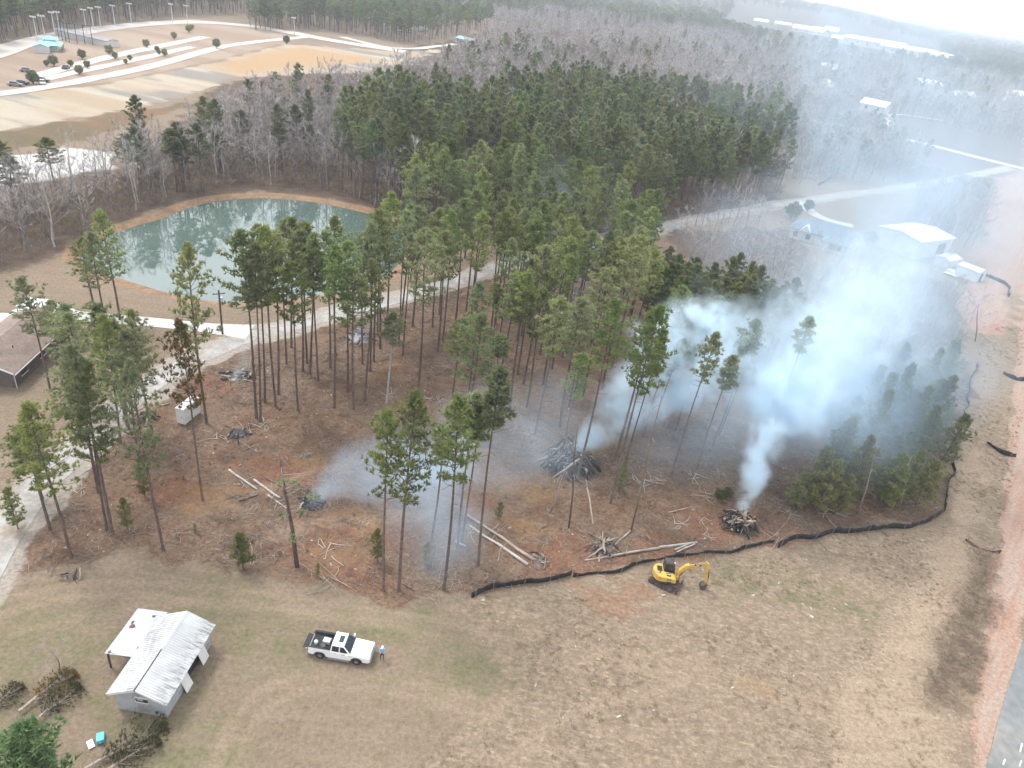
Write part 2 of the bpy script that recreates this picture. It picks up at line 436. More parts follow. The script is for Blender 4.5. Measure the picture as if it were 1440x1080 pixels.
c = mixc(nt, math_n(nt, 'MULTIPLY', edge(D[1], n_mid, .6), .75), c, (.36, .33, .29))
sand_t = mixc(nt, ramp(nt, n_str, .4, .7), (.35, .275, .20), (.27, .20, .145))
sand_t = mixc(nt, math_n(nt, 'MULTIPLY', ramp(nt, n_mid, .55, .7), .7), sand_t, (.24, .19, .13))
c = mixc(nt, math_n(nt, 'MULTIPLY', edge(A[2], n_fine, 1.4), .7), c, sand_t)
clay = mixc(nt, ramp(nt, n_fine, .35, .65), (.27, .10, .05), (.19, .075, .042))
c = mixc(nt, math_n(nt, 'MULTIPLY', edge(A[3], n_fine, 1.3), .30), c, clay)
c = mixc(nt, math_n(nt, 'MULTIPLY', edge(B[3], n_fine, 1.3), .38), c, (.26, .16, .08))
pink = mixc(nt, ramp(nt, noise(nt, stretched(.07, .7, .92), 1.0, 6, .7), .38, .62), (.38, .225, .17), (.40, .31, .26))
c = mixc(nt, math_n(nt, 'MULTIPLY', edge(B[2], n_fine, .9), .75), c, pink)
n_far = noise(nt, stretched(.012, .045, -.3), 1.0, 5, .6)
sand = mixc(nt, ramp(nt, n_far, .38, .62), (.33, .26, .185), (.39, .345, .275))
sand = mixc(nt, math_n(nt, 'MULTIPLY', ramp(nt, noise(nt, stretched(.006, .03, -.3), 1.3, 4), .52, .6), .85), sand, (.20, .185, .17))
sand = mixc(nt, D[2], sand, (.36, .245, .14))
c = mixc(nt, edge(C_[0], n_big), c, sand)
park = mixc(nt, ramp(nt, n_far, .4, .6), (.27, .20, .15), (.32, .255, .20))
c = mixc(nt, edge(C_[1], n_big, .2), c, park)
c = mixc(nt, edge(C_[2], n_big), c, mixc(nt, ramp(nt, n_far, .4, .6), (.18, .115, .07), (.13, .105, .06)))
c = mixc(nt, edge(C_[3], n_big, .4), c, (.50, .49, .475))
c = mixc(nt, math_n(nt, 'MULTIPLY', edge(D[0], n_mid, .3), .9), c, mixc(nt, ramp(nt, n_mid, .4, .6), (.30, .19, .115), (.22, .15, .095)))
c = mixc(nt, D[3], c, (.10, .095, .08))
ta_ = nt.nodes.new("ShaderNodeAttribute"); ta_.attribute_name = "tracks"
c = mixc(nt, math_n(nt, 'MULTIPLY', ta_.outputs["Fac"], .42), c, (.33, .25, .18))
fm = nd(nt, "ShaderNodeMapRange"); nt.links.new(n_vf, fm.inputs[0])
fm.inputs[1].default_value, fm.inputs[2].default_value, fm.inputs[3].default_value, fm.inputs[4].default_value = .28, .72, .55, 1.42
cc = nt.nodes.new("ShaderNodeCombineColor")
for i in range(3): nt.links.new(fm.outputs[0], cc.inputs[i])
c = mixc(nt, 1.0, c, cc.outputs[0], 'MULTIPLY')
nt.links.new(c, gb.inputs["Base Color"])
gb.inputs["Roughness"].default_value = .95; gb.inputs["Specular IOR Level"].default_value = .1
bp = nd(nt, "ShaderNodeBump", Strength=.8, Distance=.18)
nt.links.new(math_n(nt, 'ADD', n_fine, math_n(nt, 'MULTIPLY', n_str2, .8)), bp.inputs["Height"]); nt.links.new(bp.outputs[0], gb.inputs["Normal"])
gm.materials.append(g_m)
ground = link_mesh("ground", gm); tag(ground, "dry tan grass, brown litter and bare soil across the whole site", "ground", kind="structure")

# ------------------------------------------------------------------ roads, drives, pond
def strip(name, line, widths, z, m, kind="structure", label=None, cat=None, wob=.25, seg=1.5, px=False):
    L = smooth_line(gpoly(line), 2) if px else np.array(line)
    # resample
    d = np.concatenate([[0], np.cumsum(np.hypot(*np.diff(L, axis=0).T))]); n = max(4, int(d[-1] / seg))
    s = np.linspace(0, d[-1], n); x = np.interp(s, d, L[:, 0]); y = np.interp(s, d, L[:, 1])
    w = np.interp(s / d[-1], np.linspace(0, 1, len(widths)), widths) / 2
    tx, ty = np.gradient(x), np.gradient(y); l = np.hypot(tx, ty); nx_, ny_ = -ty / l, tx / l
    wl = w + (vnoise(s * .6, s * 0 + 3) - .5) * wob * 2; wr = w + (vnoise(s * .6, s * 0 + 9) - .5) * wob * 2
    mb = MB()
    for i in range(n):
        for q, k in ((1, wl[i]), (.33, w[i] * .33 / .33), (-.33, w[i]), (-1, wr[i])):
            px_, py_ = x[i] + nx_[i] * k * q, y[i] + ny_[i] * k * q
            mb.v.append((px_, py_, z))
    for i in range(n - 1):
        for k in range(3):
            a = i * 4 + k; mb.f.append((a, a + 1, a + 5, a + 4)); mb.m.append(0)
    o = mb.build(name, m)
    return tag(o, label, cat, kind=kind)
gravel_m = mat("gravel", (.38, .37, .36), .95, (.30, .28, .255), .35, .22, .5, 9, dirt=(.26, .20, .15), dscale=.22)
concrete_m = mat("concrete", (.50, .495, .49), .9, (.44, .435, .42), .3, .06, .1, 6, dirt=(.46, .44, .40), dscale=.2)
asphalt_m = mat("asphalt", (.19, .205, .21), .9, (.155, .165, .165), .25, .18, .3, 20, dirt=(.25, .24, .22), dscale=.15)
farroad_m = mat("pale_road", (.42, .40, .38), .95, (.50, .45, .40), .05, .05)
strip("gravel_drive", DRIVE, [3.6, 3.4, 3.5, 3.8, 3.4, 3.2, 3.4, 4, 5], .035, gravel_m, label="pale gravel drive winding past the pond and the pines", cat="drive")
strip("concrete_drive", [(40, 428), (90, 444), (160, 449), (215, 453), (280, 460), (352, 467)], [6, 4, 3, 3, 3, 5], .045, concrete_m, px=True, wob=.05, label="white concrete drive branching to the brown roofed house", cat="drive")
strip("house_walk", [(20, 520), (60, 486), (84, 470), (80, 448)], [1.0, 1.0], .05, concrete_m, px=True, wob=.02, label="narrow white concrete walk along the brown roofed house", cat="path")
strip("highway", [(1410, 1200), (1433, 1080), (1462, 960), (1490, 865), (1535, 700), (1600, 480)], [4.6, 4.8, 5.2, 6, 7], .06, asphalt_m, px=True, wob=.05, label="grey asphalt road beside the pink clay shoulder", cat="road")
strip("county_road", [(1100, 162), (1180, 175), (1250, 190), (1320, 207), (1400, 228), (1500, 252)], [8, 8], .08, farroad_m, px=True, wob=.3, seg=6, label="pale road crossing behind the bare woods", cat="road")
strip("side_lane", [(1265, 195), (1250, 172), (1252, 158), (1330, 170)], [5, 4], .06, farroad_m, px=True, wob=.4, seg=5, label="pale curved lane off the county road", cat="road")
strip("barn_drive", [(1130, 284), (1140, 300), (1170, 312), (1200, 318)], [4, 4], .05, concrete_m, px=True, wob=.2, label="short pale drive to the blue grey roofed house", cat="drive")
strip("park_road", [(-120, 118), (0, 72), (60, 54), (130, 42), (200, 34), (270, 30), (340, 35), (400, 44), (470, 58), (570, 73)], [11, 11, 11, 14, 14], .15, farroad_m, px=True, wob=.6, seg=8, label="pale curving road behind the ball fields", cat="road")
strip("park_drive", [(-60, 140), (20, 130), (110, 115), (210, 95), (280, 74), (330, 62), (400, 55), (430, 52)], [6, 6], .12, farroad_m, px=True, wob=.4, seg=8, label="pale drive along the lower edge of the ball park", cat="road")
strip("parking_lane", [(50, 108), (120, 88), (200, 70), (290, 52)], [6, 6], .12, farroad_m, px=True, wob=.4, seg=8, label="upper pale lane of the ball park parking lot", cat="road")
strip("parking_lane", [(62, 112), (130, 97), (200, 82), (270, 66)], [5, 5], .12, farroad_m, px=True, wob=.4, seg=8, label="lower pale lane of the ball park parking lot", cat="road")
strip("farm_lane", [(480, 52), (560, 72), (640, 62)], [7, 5], .12, farroad_m, px=True, wob=.6, seg=8, label="pale lane to the white farm building", cat="road")
# highway edge lines
paint_m = mat("road_paint", (.70, .70, .66), .8, (.45, .45, .43), 1.2, .1)
for k, (a, b) in enumerate((((1434, 1058), (1437, 1046)), ((1410, 1076), (1413, 1068)), ((1433, 1078), (1436, 1070)))):
    strip("road_marking", [a, ((a[0] + b[0]) / 2, (a[1] + b[1]) / 2), b], [.12, .12], .066, paint_m, px=True, wob=0, seg=.4, label="short white paint dash on the asphalt road", cat="marking")
# pond water
w_m = bpy.data.materials.new("pond_water"); w_m.use_nodes = True
wnt = w_m.node_tree; wb = wnt.nodes["Principled BSDF"]
wtc = wnt.nodes.new("ShaderNodeTexCoord").outputs["Object"]
wnt.links.new(mixc(wnt, ramp(wnt, noise(wnt, wtc, .06, 3), .35, .65), (.075, .115, .10), (.09, .13, .112)), wb.inputs["Base Color"])
wb.inputs["Roughness"].default_value = .03; wb.inputs["IOR"].default_value = 1.75; wb.inputs["Specular IOR Level"].default_value = .8
wbp = nd(wnt, "ShaderNodeBump", Strength=.05, Distance=.03)
wnt.links.new(noise(wnt, wtc, 1.2, 3), wbp.inputs["Height"]); wnt.links.new(wbp.outputs[0], wb.inputs["Normal"])
mb = MB(); cpt = POND.mean(0)
big = [tuple(cpt + (p - cpt) * 1.03) for p in POND]
mb.add([(x, y, -.5) for x, y in big], [tuple(range(len(big)))])
tag(mb.build("pond_water", w_m), "calm green pond ringed by a tan clay bank", "pond", kind="structure")

# ------------------------------------------------------------------ trees: materials
needle_m = mat("pine_needles", (.275, .325, .13), .6, (.185, .24, .098), .45, .40, objvar=.8, spec=.3, trans=.45)
needle_dark_m = mat("pine_needles_dark", (.145, .195, .082), .6, (.185, .21, .078), .45, .40, objvar=1.0, spec=.3, trans=.45)
needle_young_m = mat("young_pine_needles", (.27, .28, .12), .6, (.20, .225, .095), .6, .3, objvar=.6, spec=.3, trans=.45)
needle_olive_m = mat("wilted_needles", (.085, .08, .034), .75, (.05, .055, .024), .7, .35, objvar=.3, spec=.15)
needle_brown_m = mat("brown_needles", (.19, .105, .035), .8, (.10, .10, .035), .5, .3, objvar=.3, spec=.15)
bark_m = mat("pine_bark", (.165, .122, .104), .95, (.11, .085, .075), 1.2, .3, .6, 10, objvar=.3, spec=.1)
grey_bark_m = mat("grey_bark", (.30, .265, .25), .95, (.15, .13, .125), .8, .3, objvar=.5, spec=.1)
twig_m = mat("bare_twigs", (.43, .40, .385), .95, (.33, .30, .29), .4, .25, objvar=.8, spec=.1)
pale_bark_m = mat("pale_bark", (.48, .45, .43), .9, (.36, .335, .32), .8, .2, objvar=.4, spec=.15)
twig_leaf_m = mat("brown_marcescent_twigs", (.27, .205, .15), .95, (.21, .17, .11), .4, .25, objvar=.6, spec=.1)

def rvec(R): 
    while True:
        v = Vector((R.uniform(-1, 1), R.uniform(-1, 1), R.uniform(-1, 1)))
        if .05 < v.length < 1: return v.normalized()

def clump(mb, c, r, R, tufts=7, blades=9, bl=.42, bw=.10, up=.45):
    """a needle clump: tufts of blades pointing out of a small ball"""
    for _ in range(tufts):
        d = rvec(R); d.z = abs(d.z) * .8 + up * R.random(); d.normalize()
        p = c + Vector((d.x * r, d.y * r, d.z * r * .75))
        for _ in range(blades):
            w = (d * .7 + rvec(R)).normalized(); w.z += .12
            l = bl * R.uniform(.7, 1.25); s = w.cross(rvec(R)).normalized() * bw * R.uniform(.6, 1.2)
            o = len(mb.v); mb.v += [tuple(p - s), tuple(p + s), tuple(p + w * l)]; mb.f.append((o, o + 1, o + 2)); mb.m.append(0)

def pine(seed, h=23.0, cs=.60, R0=2.7, nb=34, r_base=.19, tufts=6, blades=8, bl=.42, bw=.10, clumps=4, dead=6, sub=True, lean=.3, elev=None):
    R = random.Random(seed)
    tr, cr = MB(), MB()
    bend = [R.uniform(-lean, lean), R.uniform(-lean, lean)]
    def axis_pt(t): return Vector((bend[0] * t * t + .12 * math.sin(t * 5 + seed), bend[1] * t * t + .12 * math.cos(t * 4 + seed), h * t))
    ts = [0, .02, .1, .25, .4, .55, .7, .82, .92, 1]
    rad = [r_base * 1.45, r_base * 1.1] + [r_base * (1 - t) ** .75 + .018 for t in ts[2:]]
    pts = [axis_pt(t) for t in ts]; pts[0].z = -.35
    tr.tube(pts, rad, 7 if sub else 4, caps=False)
    for k in range(dead):                                       # dead stubs below the crown
        t = R.uniform(cs - .25, cs + .02); a = R.uniform(0, 6.283); l = R.uniform(.5, 1.8); p = axis_pt(t)
        tr.tube([p, p + Vector((math.cos(a) * l, math.sin(a) * l, l * R.uniform(-.1, .35)))], [.035, .012], 3, caps=False)
    az = R.uniform(0, 6.28)
    lop = R.uniform(0, 6.28); lopk = R.uniform(.1, .35)
    for k in range(nb):
        f = (k + R.uniform(-.3, .3)) / nb; f = min(max(f, 0), .98)
        t = cs + (1 - cs) * f
        az += 2.4 + R.uniform(-.5, .5)
        env = (math.sin(math.pi * min(1, (f * .80 + .22)))) ** .8
        L = R0 * env * R.uniform(.62, 1.18) * (1 + lopk * math.cos(az - lop))
        if L < .35: L = .35
        el = math.radians(R.uniform(2, 28) + 40 * f * f)
        if elev is not None: el = math.radians(R.uniform(*elev))
        p = axis_pt(t)
        d = Vector((math.cos(az) * math.cos(el), math.sin(az) * math.cos(el), math.sin(el)))
        mid = p + d * L * .55 + Vector((0, 0, -.05 * L)); end = p + d * L + Vector((0, 0, .12 * L))
        if sub: tr.tube([p, mid, end], [.05 * (1 - .6 * f) + .012, .03, .012], 3, caps=False)
        elif k % 2 == 0: tr.tube([p, end], [.05, .015], 3, caps=False)
        side = d.cross(Vector((0, 0, 1))).normalized()
        for q in range(clumps):
            g = 1 - q * .62 / max(1, clumps - 1) * R.uniform(.7, 1.1)
            base = p.lerp(mid, g / .55) if g < .55 else mid.lerp(end, (g - .55) / .45)
            off = side * (R.uniform(-.34, .34) * L * (1.15 - .5 * g)) if q else Vector((0, 0, 0))
            clump(cr, base + off + Vector((0, 0, R.uniform(0, .15))), R.uniform(.26, .46), R, tufts, blades, bl, bw)
    top = axis_pt(1)
    for q in range(2): clump(cr, top + Vector((0, 0, .1 - q * .5)), .3, R, tufts, blades, bl, bw, .8)
    return tr, cr

def bare(seed, h=14.0, spread=.34, r_base=.16, limbs=9, fork=3, tw=4, twl=.9, tww=.022, up=.7):
    R = random.Random(seed)
    tr, cr = MB(), MB()
    top = Vector((R.uniform(-.8, .8), R.uniform(-.8, .8), h * .93))
    tpts = [Vector((0, 0, -.3))] + [top * t + Vector((math.sin(t * 6 + seed) * .25, math.cos(t * 5 + seed) * .25, 0)) for t in (.15, .35, .55, .75, 1)]
    tr.tube(tpts, [r_base * 1.3, r_base, r_base * .8, r_base * .55, r_base * .33, .02], 5, caps=False)
    def twigs(p, d, n, l):
        for _ in range(n):
            w = (d + rvec(R) * .75); w.z += .25; w.normalize(); q = p + w * l * R.uniform(.6, 1.3)
            s = w.cross(rvec(R)).normalized() * tww
            o = len(cr.v); cr.v += [tuple(p - s), tuple(p + s), tuple(q)]; cr.f.append((o, o + 1, o + 2)); cr.m.append(0)
    for k in range(limbs):
        t = .34 + .62 * (k + R.random() * .6) / limbs
        i = min(len(tpts) - 2, int(t * 5)); p = tpts[i].lerp(tpts[i + 1], min(1, max(0, t * 5 - i)))
        a = k * 2.4 + R.uniform(-.4, .4); L = h * spread * (1.12 - .55 * t) * R.uniform(.6, 1.2)
        d = Vector((math.cos(a), math.sin(a), up + .5 * t)).normalized()
        q = p + d * L * .5; e = p + d * L + Vector((0, 0, L * .15)) + rvec(R) * L * .1
        tr.tube([p, q, e], [r_base * .32 * (1.1 - t * .6), r_base * .2 * (1.1 - t * .6), .014], 3, caps=False)
        for f in range(fork):
            g = R.uniform(.3, .95); b0 = p.lerp(q, g / .5) if g < .5 else q.lerp(e, (g - .5) / .5)
            d2 = (d + rvec(R) * .8); d2.z += .3; d2.normalize(); e2 = b0 + d2 * L * R.uniform(.3, .6)
            s = d2.cross(rvec(R)).normalized() * .034
            o = len(cr.v); cr.v += [tuple(b0 - s), tuple(b0 + s), tuple(e2)]; cr.f.append((o, o + 1, o + 2)); cr.m.append(0)
            for g2 in (.45, .75, 1.0): twigs(b0.lerp(e2, g2), d2, tw, twl)
        twigs(e, d, tw, twl); twigs(q.lerp(e, .5), d, tw, twl)
    return tr, cr

def variants(fn, prm, crown_m, trunk_m):
    out = []
    for i, kw in enumerate(prm):
        tr, cr = fn(**kw)
        out.append((tr.mesh("trunk", [trunk_m], True), cr.mesh("crown", [crown_m]), kw.get('h', 23.0)))
    return out
def rough_mesh(fn, prm, crown_m, trunk_m):
    out = []
    for kw in prm:
        tr, cr = fn(**kw)
        n = len(cr.v); mb = MB(); mb.v = cr.v + tr.v; mb.f = cr.f + [tuple(i + n for i in f) for f in tr.f]; mb.m = [0] * len(cr.f) + [1] * len(tr.f)
        out.append((mb.mesh("tree_form", [crown_m, trunk_m]), kw.get('h', 23.0)))
    return out

PINE_A = variants(pine, [dict(seed=s, cs=c_, R0=r, nb=n, r_base=.16, clumps=4, tufts=5, blades=8, bl=.40, bw=.075) for s, c_, r, n in ((1, .64, 2.5, 30), (2, .58, 2.9, 36), (3, .68, 2.3, 26), (4, .62, 2.7, 32), (5, .70, 2.1, 24), (6, .60, 2.6, 32))], needle_m, bark_m)
PINE_B = variants(pine, [dict(seed=s, cs=c_, R0=r, nb=n, r_base=.20, lean=.7, tufts=5, blades=8, bl=.42, bw=.08) for s, c_, r, n in ((11, .46, 3.4, 40), (12, .50, 3.8, 42), (13, .42, 3.2, 44), (14, .55, 3.5, 36))], needle_m, bark_m)
PINE_D = variants(pine, [dict(seed=s, cs=c_, R0=r, nb=n, tufts=5, blades=7, bl=.5, bw=.13, clumps=4) for s, c_, r, n in ((21, .52, 2.9, 34), (22, .48, 3.1, 36), (23, .56, 2.7, 32), (24, .50, 3.3, 34), (25, .6, 2.6, 28))], needle_dark_m, bark_m)
PINE_THIN = variants(pine, [dict(seed=s, cs=c_, R0=r, nb=n, r_base=.13) for s, c_, r, n in ((31, .78, 1.4, 14), (32, .80, 1.6, 14), (33, .74, 1.5, 18))], needle_m, bark_m)
PINE_Y = variants(pine, [dict(seed=s, h=9.0, cs=.12, R0=r, nb=int(n * .8), r_base=.10, dead=0, bl=.46, bw=.09, clumps=3, tufts=5) for s, r, n in ((41, 1.9, 34), (42, 1.7, 30), (43, 2.1, 36), (44, 1.6, 30))], needle_young_m, bark_m)
BARE = variants(bare, [dict(seed=s, h=14, spread=sp, limbs=l, up=u_) for s, sp, l, u_ in ((51, .32, 9, .8), (52, .38, 10, .6), (53, .27, 9, 1.2), (54, .34, 11, .9), (55, .24, 8, 1.6))], twig_m, grey_bark_m)
BARE_PALE = variants(bare, [dict(seed=s, h=14, spread=sp, limbs=l, up=u_) for s, sp, l, u_ in ((61, .36, 8, .8), (62, .30, 8, 1.2))], pale_bark_m, pale_bark_m)
FAR_PINE = rough_mesh(pine, [dict(seed=s, cs=c_, R0=r, nb=16, tufts=4, blades=4, bl=.9, bw=.30, clumps=3, dead=0, sub=False) for s, c_, r in ((71, .45, 3.2), (72, .5, 3.0), (73, .4, 3.4), (74, .52, 2.8))], needle_dark_m, bark_m)
FAR_BARE = rough_mesh(bare, [dict(seed=s, h=14, spread=sp, limbs=8, fork=3, tw=3, twl=1.3, tww=.05, up=u_) for s, sp, u_ in ((81, .30, 1.0), (82, .36, .8), (83, .26, 1.4), (84, .33, 1.1))], twig_m, grey_bark_m)
FAR_BROWN = rough_mesh(bare, [dict(seed=s, h=14, spread=sp, limbs=9, fork=4, tw=4, twl=1.3, tww=.07, up=.9) for s, sp in ((91, .32), (92, .36))], twig_leaf_m, grey_bark_m)
FAR_PALE = rough_mesh(bare, [dict(seed=s, h=14, spread=.24, limbs=7, fork=2, tw=3, twl=1.2, tww=.05, up=1.5) for s in (95, 96)], twig_m, pale_bark_m)
BRUSH = rough_mesh(bare, [dict(seed=s, h=3.2, spread=.6, r_base=.04, limbs=10, fork=3, tw=4, twl=.6, tww=.02, up=.8) for s in (97, 98, 99)], twig_leaf_m, grey_bark_m)

def tree(name, var, x, y, h, label, cat, group, rz=None, crown_mat=None, trunk_mat=None, sxy=None, tilt=.0):
    tm, cm, h0 = var
    s = h / h0
    e = empty(name, (x, y, gz(x, y)), rnd.uniform(0, 6.28) if rz is None else rz, label, cat, group)
    k = s ** .55 if sxy is None else sxy
    e.scale = (k, k, s)
    e.rotation_euler = (rnd.gauss(0, .018) + tilt, rnd.gauss(0, .018), e.rotation_euler[2])
    t = link_mesh("trunk", tm, e); c = link_mesh("crown", cm, e)
    for o, mm in ((t, trunk_mat), (c, crown_mat)):
        if mm is not None:
            o.material_slots[0].link = 'OBJECT'; o.material_slots[0].material = mm
    return e

def height_from(u, v, tv):
    b = gp(u, v)
    lo, hi = 2.0, 32.0
    for _ in range(30):
        m_ = (lo + hi) / 2; q = np.array([b[0], b[1], m_ - CAM_H]); w = q @ _fwd
        if 540 - F_PX * (q @ _up) / w > tv: lo = m_
        else: hi = m_
    return lo

def fill(poly_px, spacing, seed, taken=None, grow=None, maxn=100000, poly=None):
    """jittered points on the ground inside a photo polygon, kept apart"""
    P_ = gpoly(poly_px) if poly is None else poly
    R = np.random.RandomState(seed)
    lo, hi = P_.min(0), P_.max(0)
    if grow is None:
        nx, ny = int((hi[0] - lo[0]) / spacing) + 1, int((hi[1] - lo[1]) / spacing) + 1
        gx, gy = np.meshgrid(np.arange(nx), np.arange(ny))
        x = lo[0] + (gx + .5 * (gy % 2) + R.uniform(-.42, .42, gx.shape)) * spacing; y = lo[1] + (gy + R.uniform(-.42, .42, gx.shape)) * spacing
        x, y = x.ravel(), y.ravel()
    else:
        xs_, ys_ = [], []; yy = lo[1]
        while yy < hi[1]:
            sp = spacing * max(1, yy / grow); n = int((hi[0] - lo[0]) / sp) + 1
            xs_.append(lo[0] + (np.arange(n) + R.uniform(-.5, .5, n)) * sp); ys_.append(yy + R.uniform(-.5, .5, n) * sp); yy += sp
        x, y = np.concatenate(xs_), np.concatenate(ys_)
    ok = sdist(P_, x, y) > 0
    x, y = x[ok], y[ok]
    ok = (ldist(DRIVE, x, y) > 3.2) & (sdist(POND, x, y) < -2)
    x, y = x[ok], y[ok]
    if taken is not None and len(taken):
        T = np.array(taken); ok = np.ones(len(x), bool)
        for tx, ty in T: ok &= np.hypot(x - tx, y - ty) > spacing * .75
        x, y = x[ok], y[ok]
    return list(zip(x.tolist(), y.tolist()))[:maxn]

MARKS = [((336, 531), 7, "beside the low grey and white ash heap near the drive"), ((506, 474), 6, "beside the flat pale ash heap between trunks"), ((781, 470), 8, "beside the blackened charcoal heap in the upper clearing"), ((800, 655), 8, "close to the large smoking log pile"), ((335, 610), 6, "beside the scorched patch of charred sticks"), ((640, 490), 5, "in the middle of the crowded upper clearing")]
def where(x, y):
    for (u, v), r, txt in MARKS:
        c_ = gp(u, v)
        if math.hypot(x - c_[0], y - c_[1]) < r: return txt
    if ldist(DRIVE, np.array([x]), np.array([y]))[0] < 7: return "at the edge of the pale gravel drive"
    return None
LOOK = {}
def stand_label(x, y, V=None):
    w = where(x, y); c_ = LOOK.get(id(V[1]) if V else None, "evenly crowned")
    return ("tall bare trunked pine, %s, %s" % (c_, w)) if w else ("%s bare trunked pine out in the brown thinned clearing" % c_)

# ------------------------------------------------------------------ standing pines read one by one: (u, v, top v, forms)
taken = []
for V_, t_ in list(zip(PINE_A, ('high crowned', 'full crowned', 'narrow crowned', 'evenly crowned', 'very narrow crowned', 'rounded'))) + [(v, 'thin tuft topped') for v in PINE_THIN] + [(v, 'broad crowned') for v in PINE_B]: LOOK[id(V_[1])] = t_
STAND = [(362,588,330,'A'),(366,593,345,'A'),(372,566,325,'A'),(387,570,320,'A'),(393,556,330,'A'),(402,513,318,'A'),(411,490,312,'A'),(420,578,372,'A'),(426,524,330,'A'),(431,512,318,'A'),(437,527,340,'A'),(446,537,335,'A'),(465,518,330,'A'),(469,574,350,'A'),(472,503,310,'A'),(488,553,345,'A'),(498,574,378,'A'),(510,511,330,'A'),(514,564,368,'A'),(520,522,318,'A'),(526,508,300,'A'),(566,444,288,'A'),(581,458,290,'A'),(588,548,330,'A'),(607,461,298,'A'),(615,495,328,'A'),(623,481,300,'A'),(640,455,282,'A'),(656,440,270,'A'),(690,470,300,'A'),(700,500,338,'A'),(728,528,365,'A'),(736,541,350,'A'),(763,541,340,'A'),(776,518,310,'A'),(753,611,420,'A'),(718,571,388,'A'),(801,521,330,'A'),(847,548,335,'A'),(838,471,325,'A'),(856,481,355,'A'),(787,599,420,'A'),(655,612,440,'B'),(634,590,452,'A'),(690,600,470,'T'),(810,677,428,'A'),(857,708,440,'A'),(905,614,500,'T'),(918,611,480,'T'),(868,640,450,'A'),(700,560,400,'A'),(740,575,410,'A'),(820,560,380,'A')]
for u, v, tv, k in STAND:
    p = gp(u, v); h = min(27, max(13, height_from(u, v, tv)))
    V = {'A': PINE_A, 'B': PINE_B, 'T': PINE_THIN}[k]
    V = rnd.choice(V)
    tree("pine_tree", V, p[0], p[1], h, stand_label(p[0], p[1], V), "pine", "pines of the thinned clearing", sxy=rnd.uniform(.9, 1.1))
    taken.append((p[0], p[1]))
FORE = [((540, 829), 585, PINE_A[4], "slim pine sharing a rooting spot with a fuller pine at the clearing's lawn edge", .85), ((560, 829), 553, PINE_B[1], "full crowned bright green pine rising through thin smoke at the lawn edge", .85),
        ((624, 831), 562, PINE_A[0], "yellow green pine standing alone between the smoke veil and silt fence end", .95), ((672, 796), 535, PINE_THIN[2], "small crowned pine beside the long pair of felled logs", 1.1),
        ((607, 769), 600, PINE_THIN[0], "thin sparse pine veiled by blue smoke behind the lawn edge pines", 1.0), ((643, 769), 560, PINE_THIN[1], "thin pine standing at the upper end of the felled log pair", 1.0),
        ((651, 764), 570, PINE_THIN[0], "thin pine close behind the upper end of the felled log pair", .9), ((545, 568), 445, PINE_A[2], "pale smoke veiled pine with a light grey trunk in the clearing", .95)]
for (u, v), tv, V, lab, k in FORE:
    p = gp(u, v); tree("pine_tree", V, p[0], p[1], height_from(u, v, tv), lab, "pine", None, sxy=k, trunk_mat=(pale_bark_m if u == 545 else None)); taken.append((p[0], p[1]))
LEFT = [(72,548,392,1),(88,508,425,0),(106,520,430,3),(134,438,335,0),(168,450,300,2),(150,470,330,1),(178,600,430,3),(182,604,455,0),(171,625,445,2),(215,619,440,1),(230,774,512,0),(160,751,490,1),(152,747,505,2),(100,784,572,1),(70,745,590,0),(197,650,470,3),(60,700,600,2),(125,560,440,0),(140,690,500,3)]
for u, v, tv, i in LEFT:
    p = gp(u, v); tree("pine_tree", PINE_B[i], p[0], p[1], min(25, height_from(u, v, tv)), "%s pine %s" % (("loosely crowned", "wide shouldered", "long crowned", "high topped")[i], "by the concrete drive near the brown roofed house" if v < 560 else "on the strip between gravel drive and white storage box" if v < 660 else "at the foot of the strip where gravel drive meets lawn"), "pine", "broad pines beside the gravel drive", sxy=rnd.uniform(.68, .85)); taken.append((p[0], p[1]))
p = gp(286, 704); tree("pine_tree", PINE_B[3], p[0], p[1], height_from(286, 704, 455), "pine with a rusty brown dying crown behind the small white storage box", "pine", None, crown_mat=needle_brown_m, sxy=.62); taken.append((p[0], p[1]))
p = gp(290, 596); tree("pine_tree", PINE_B[0], p[0], p[1], height_from(290, 596, 348), "tall pine standing against the pond beside the small white storage box", "pine", None, sxy=.85); taken.append((p[0], p[1]))
# more of the thinned stand, where trunks crowd
for x, y in fill([(470, 500), (540, 450), (640, 418), (720, 385), (830, 362), (880, 400), (905, 450), (880, 530), (760, 530), (640, 520), (560, 525), (500, 545)], 5.2, 3, taken):
    V = rnd.choice(PINE_A)
    tree("pine_tree", V, x, y, rnd.uniform(19, 24), stand_label(x, y, V), "pine", "pines of the thinned clearing", sxy=rnd.uniform(.85, 1.1)); taken.append((x, y))
for x, y in fill([(560, 560), (640, 530), (880, 535), (965, 560), (1040, 600), (1090, 660), (960, 690), (880, 690), (760, 630), (640, 620)], 5.6, 33, taken):
    V = rnd.choice(PINE_A + PINE_THIN + PINE_THIN)
    tree("pine_tree", V, x, y, rnd.uniform(15, 22), stand_label(x, y, V), "pine", "pines of the thinned clearing", sxy=rnd.uniform(.8, 1.0)); taken.append((x, y))
for x, y in fill([(560, 410), (590, 345), (690, 336), (835, 336), (800, 346), (700, 364), (620, 390)], 4.6, 4, taken):
    tree("pine_tree", rnd.choice(PINE_A + PINE_B[:2]), x, y, rnd.uniform(18, 23), "green pine in the belt between the pond and the gravel drive", "pine", "pines between pond and drive", sxy=rnd.uniform(.85, 1.1))
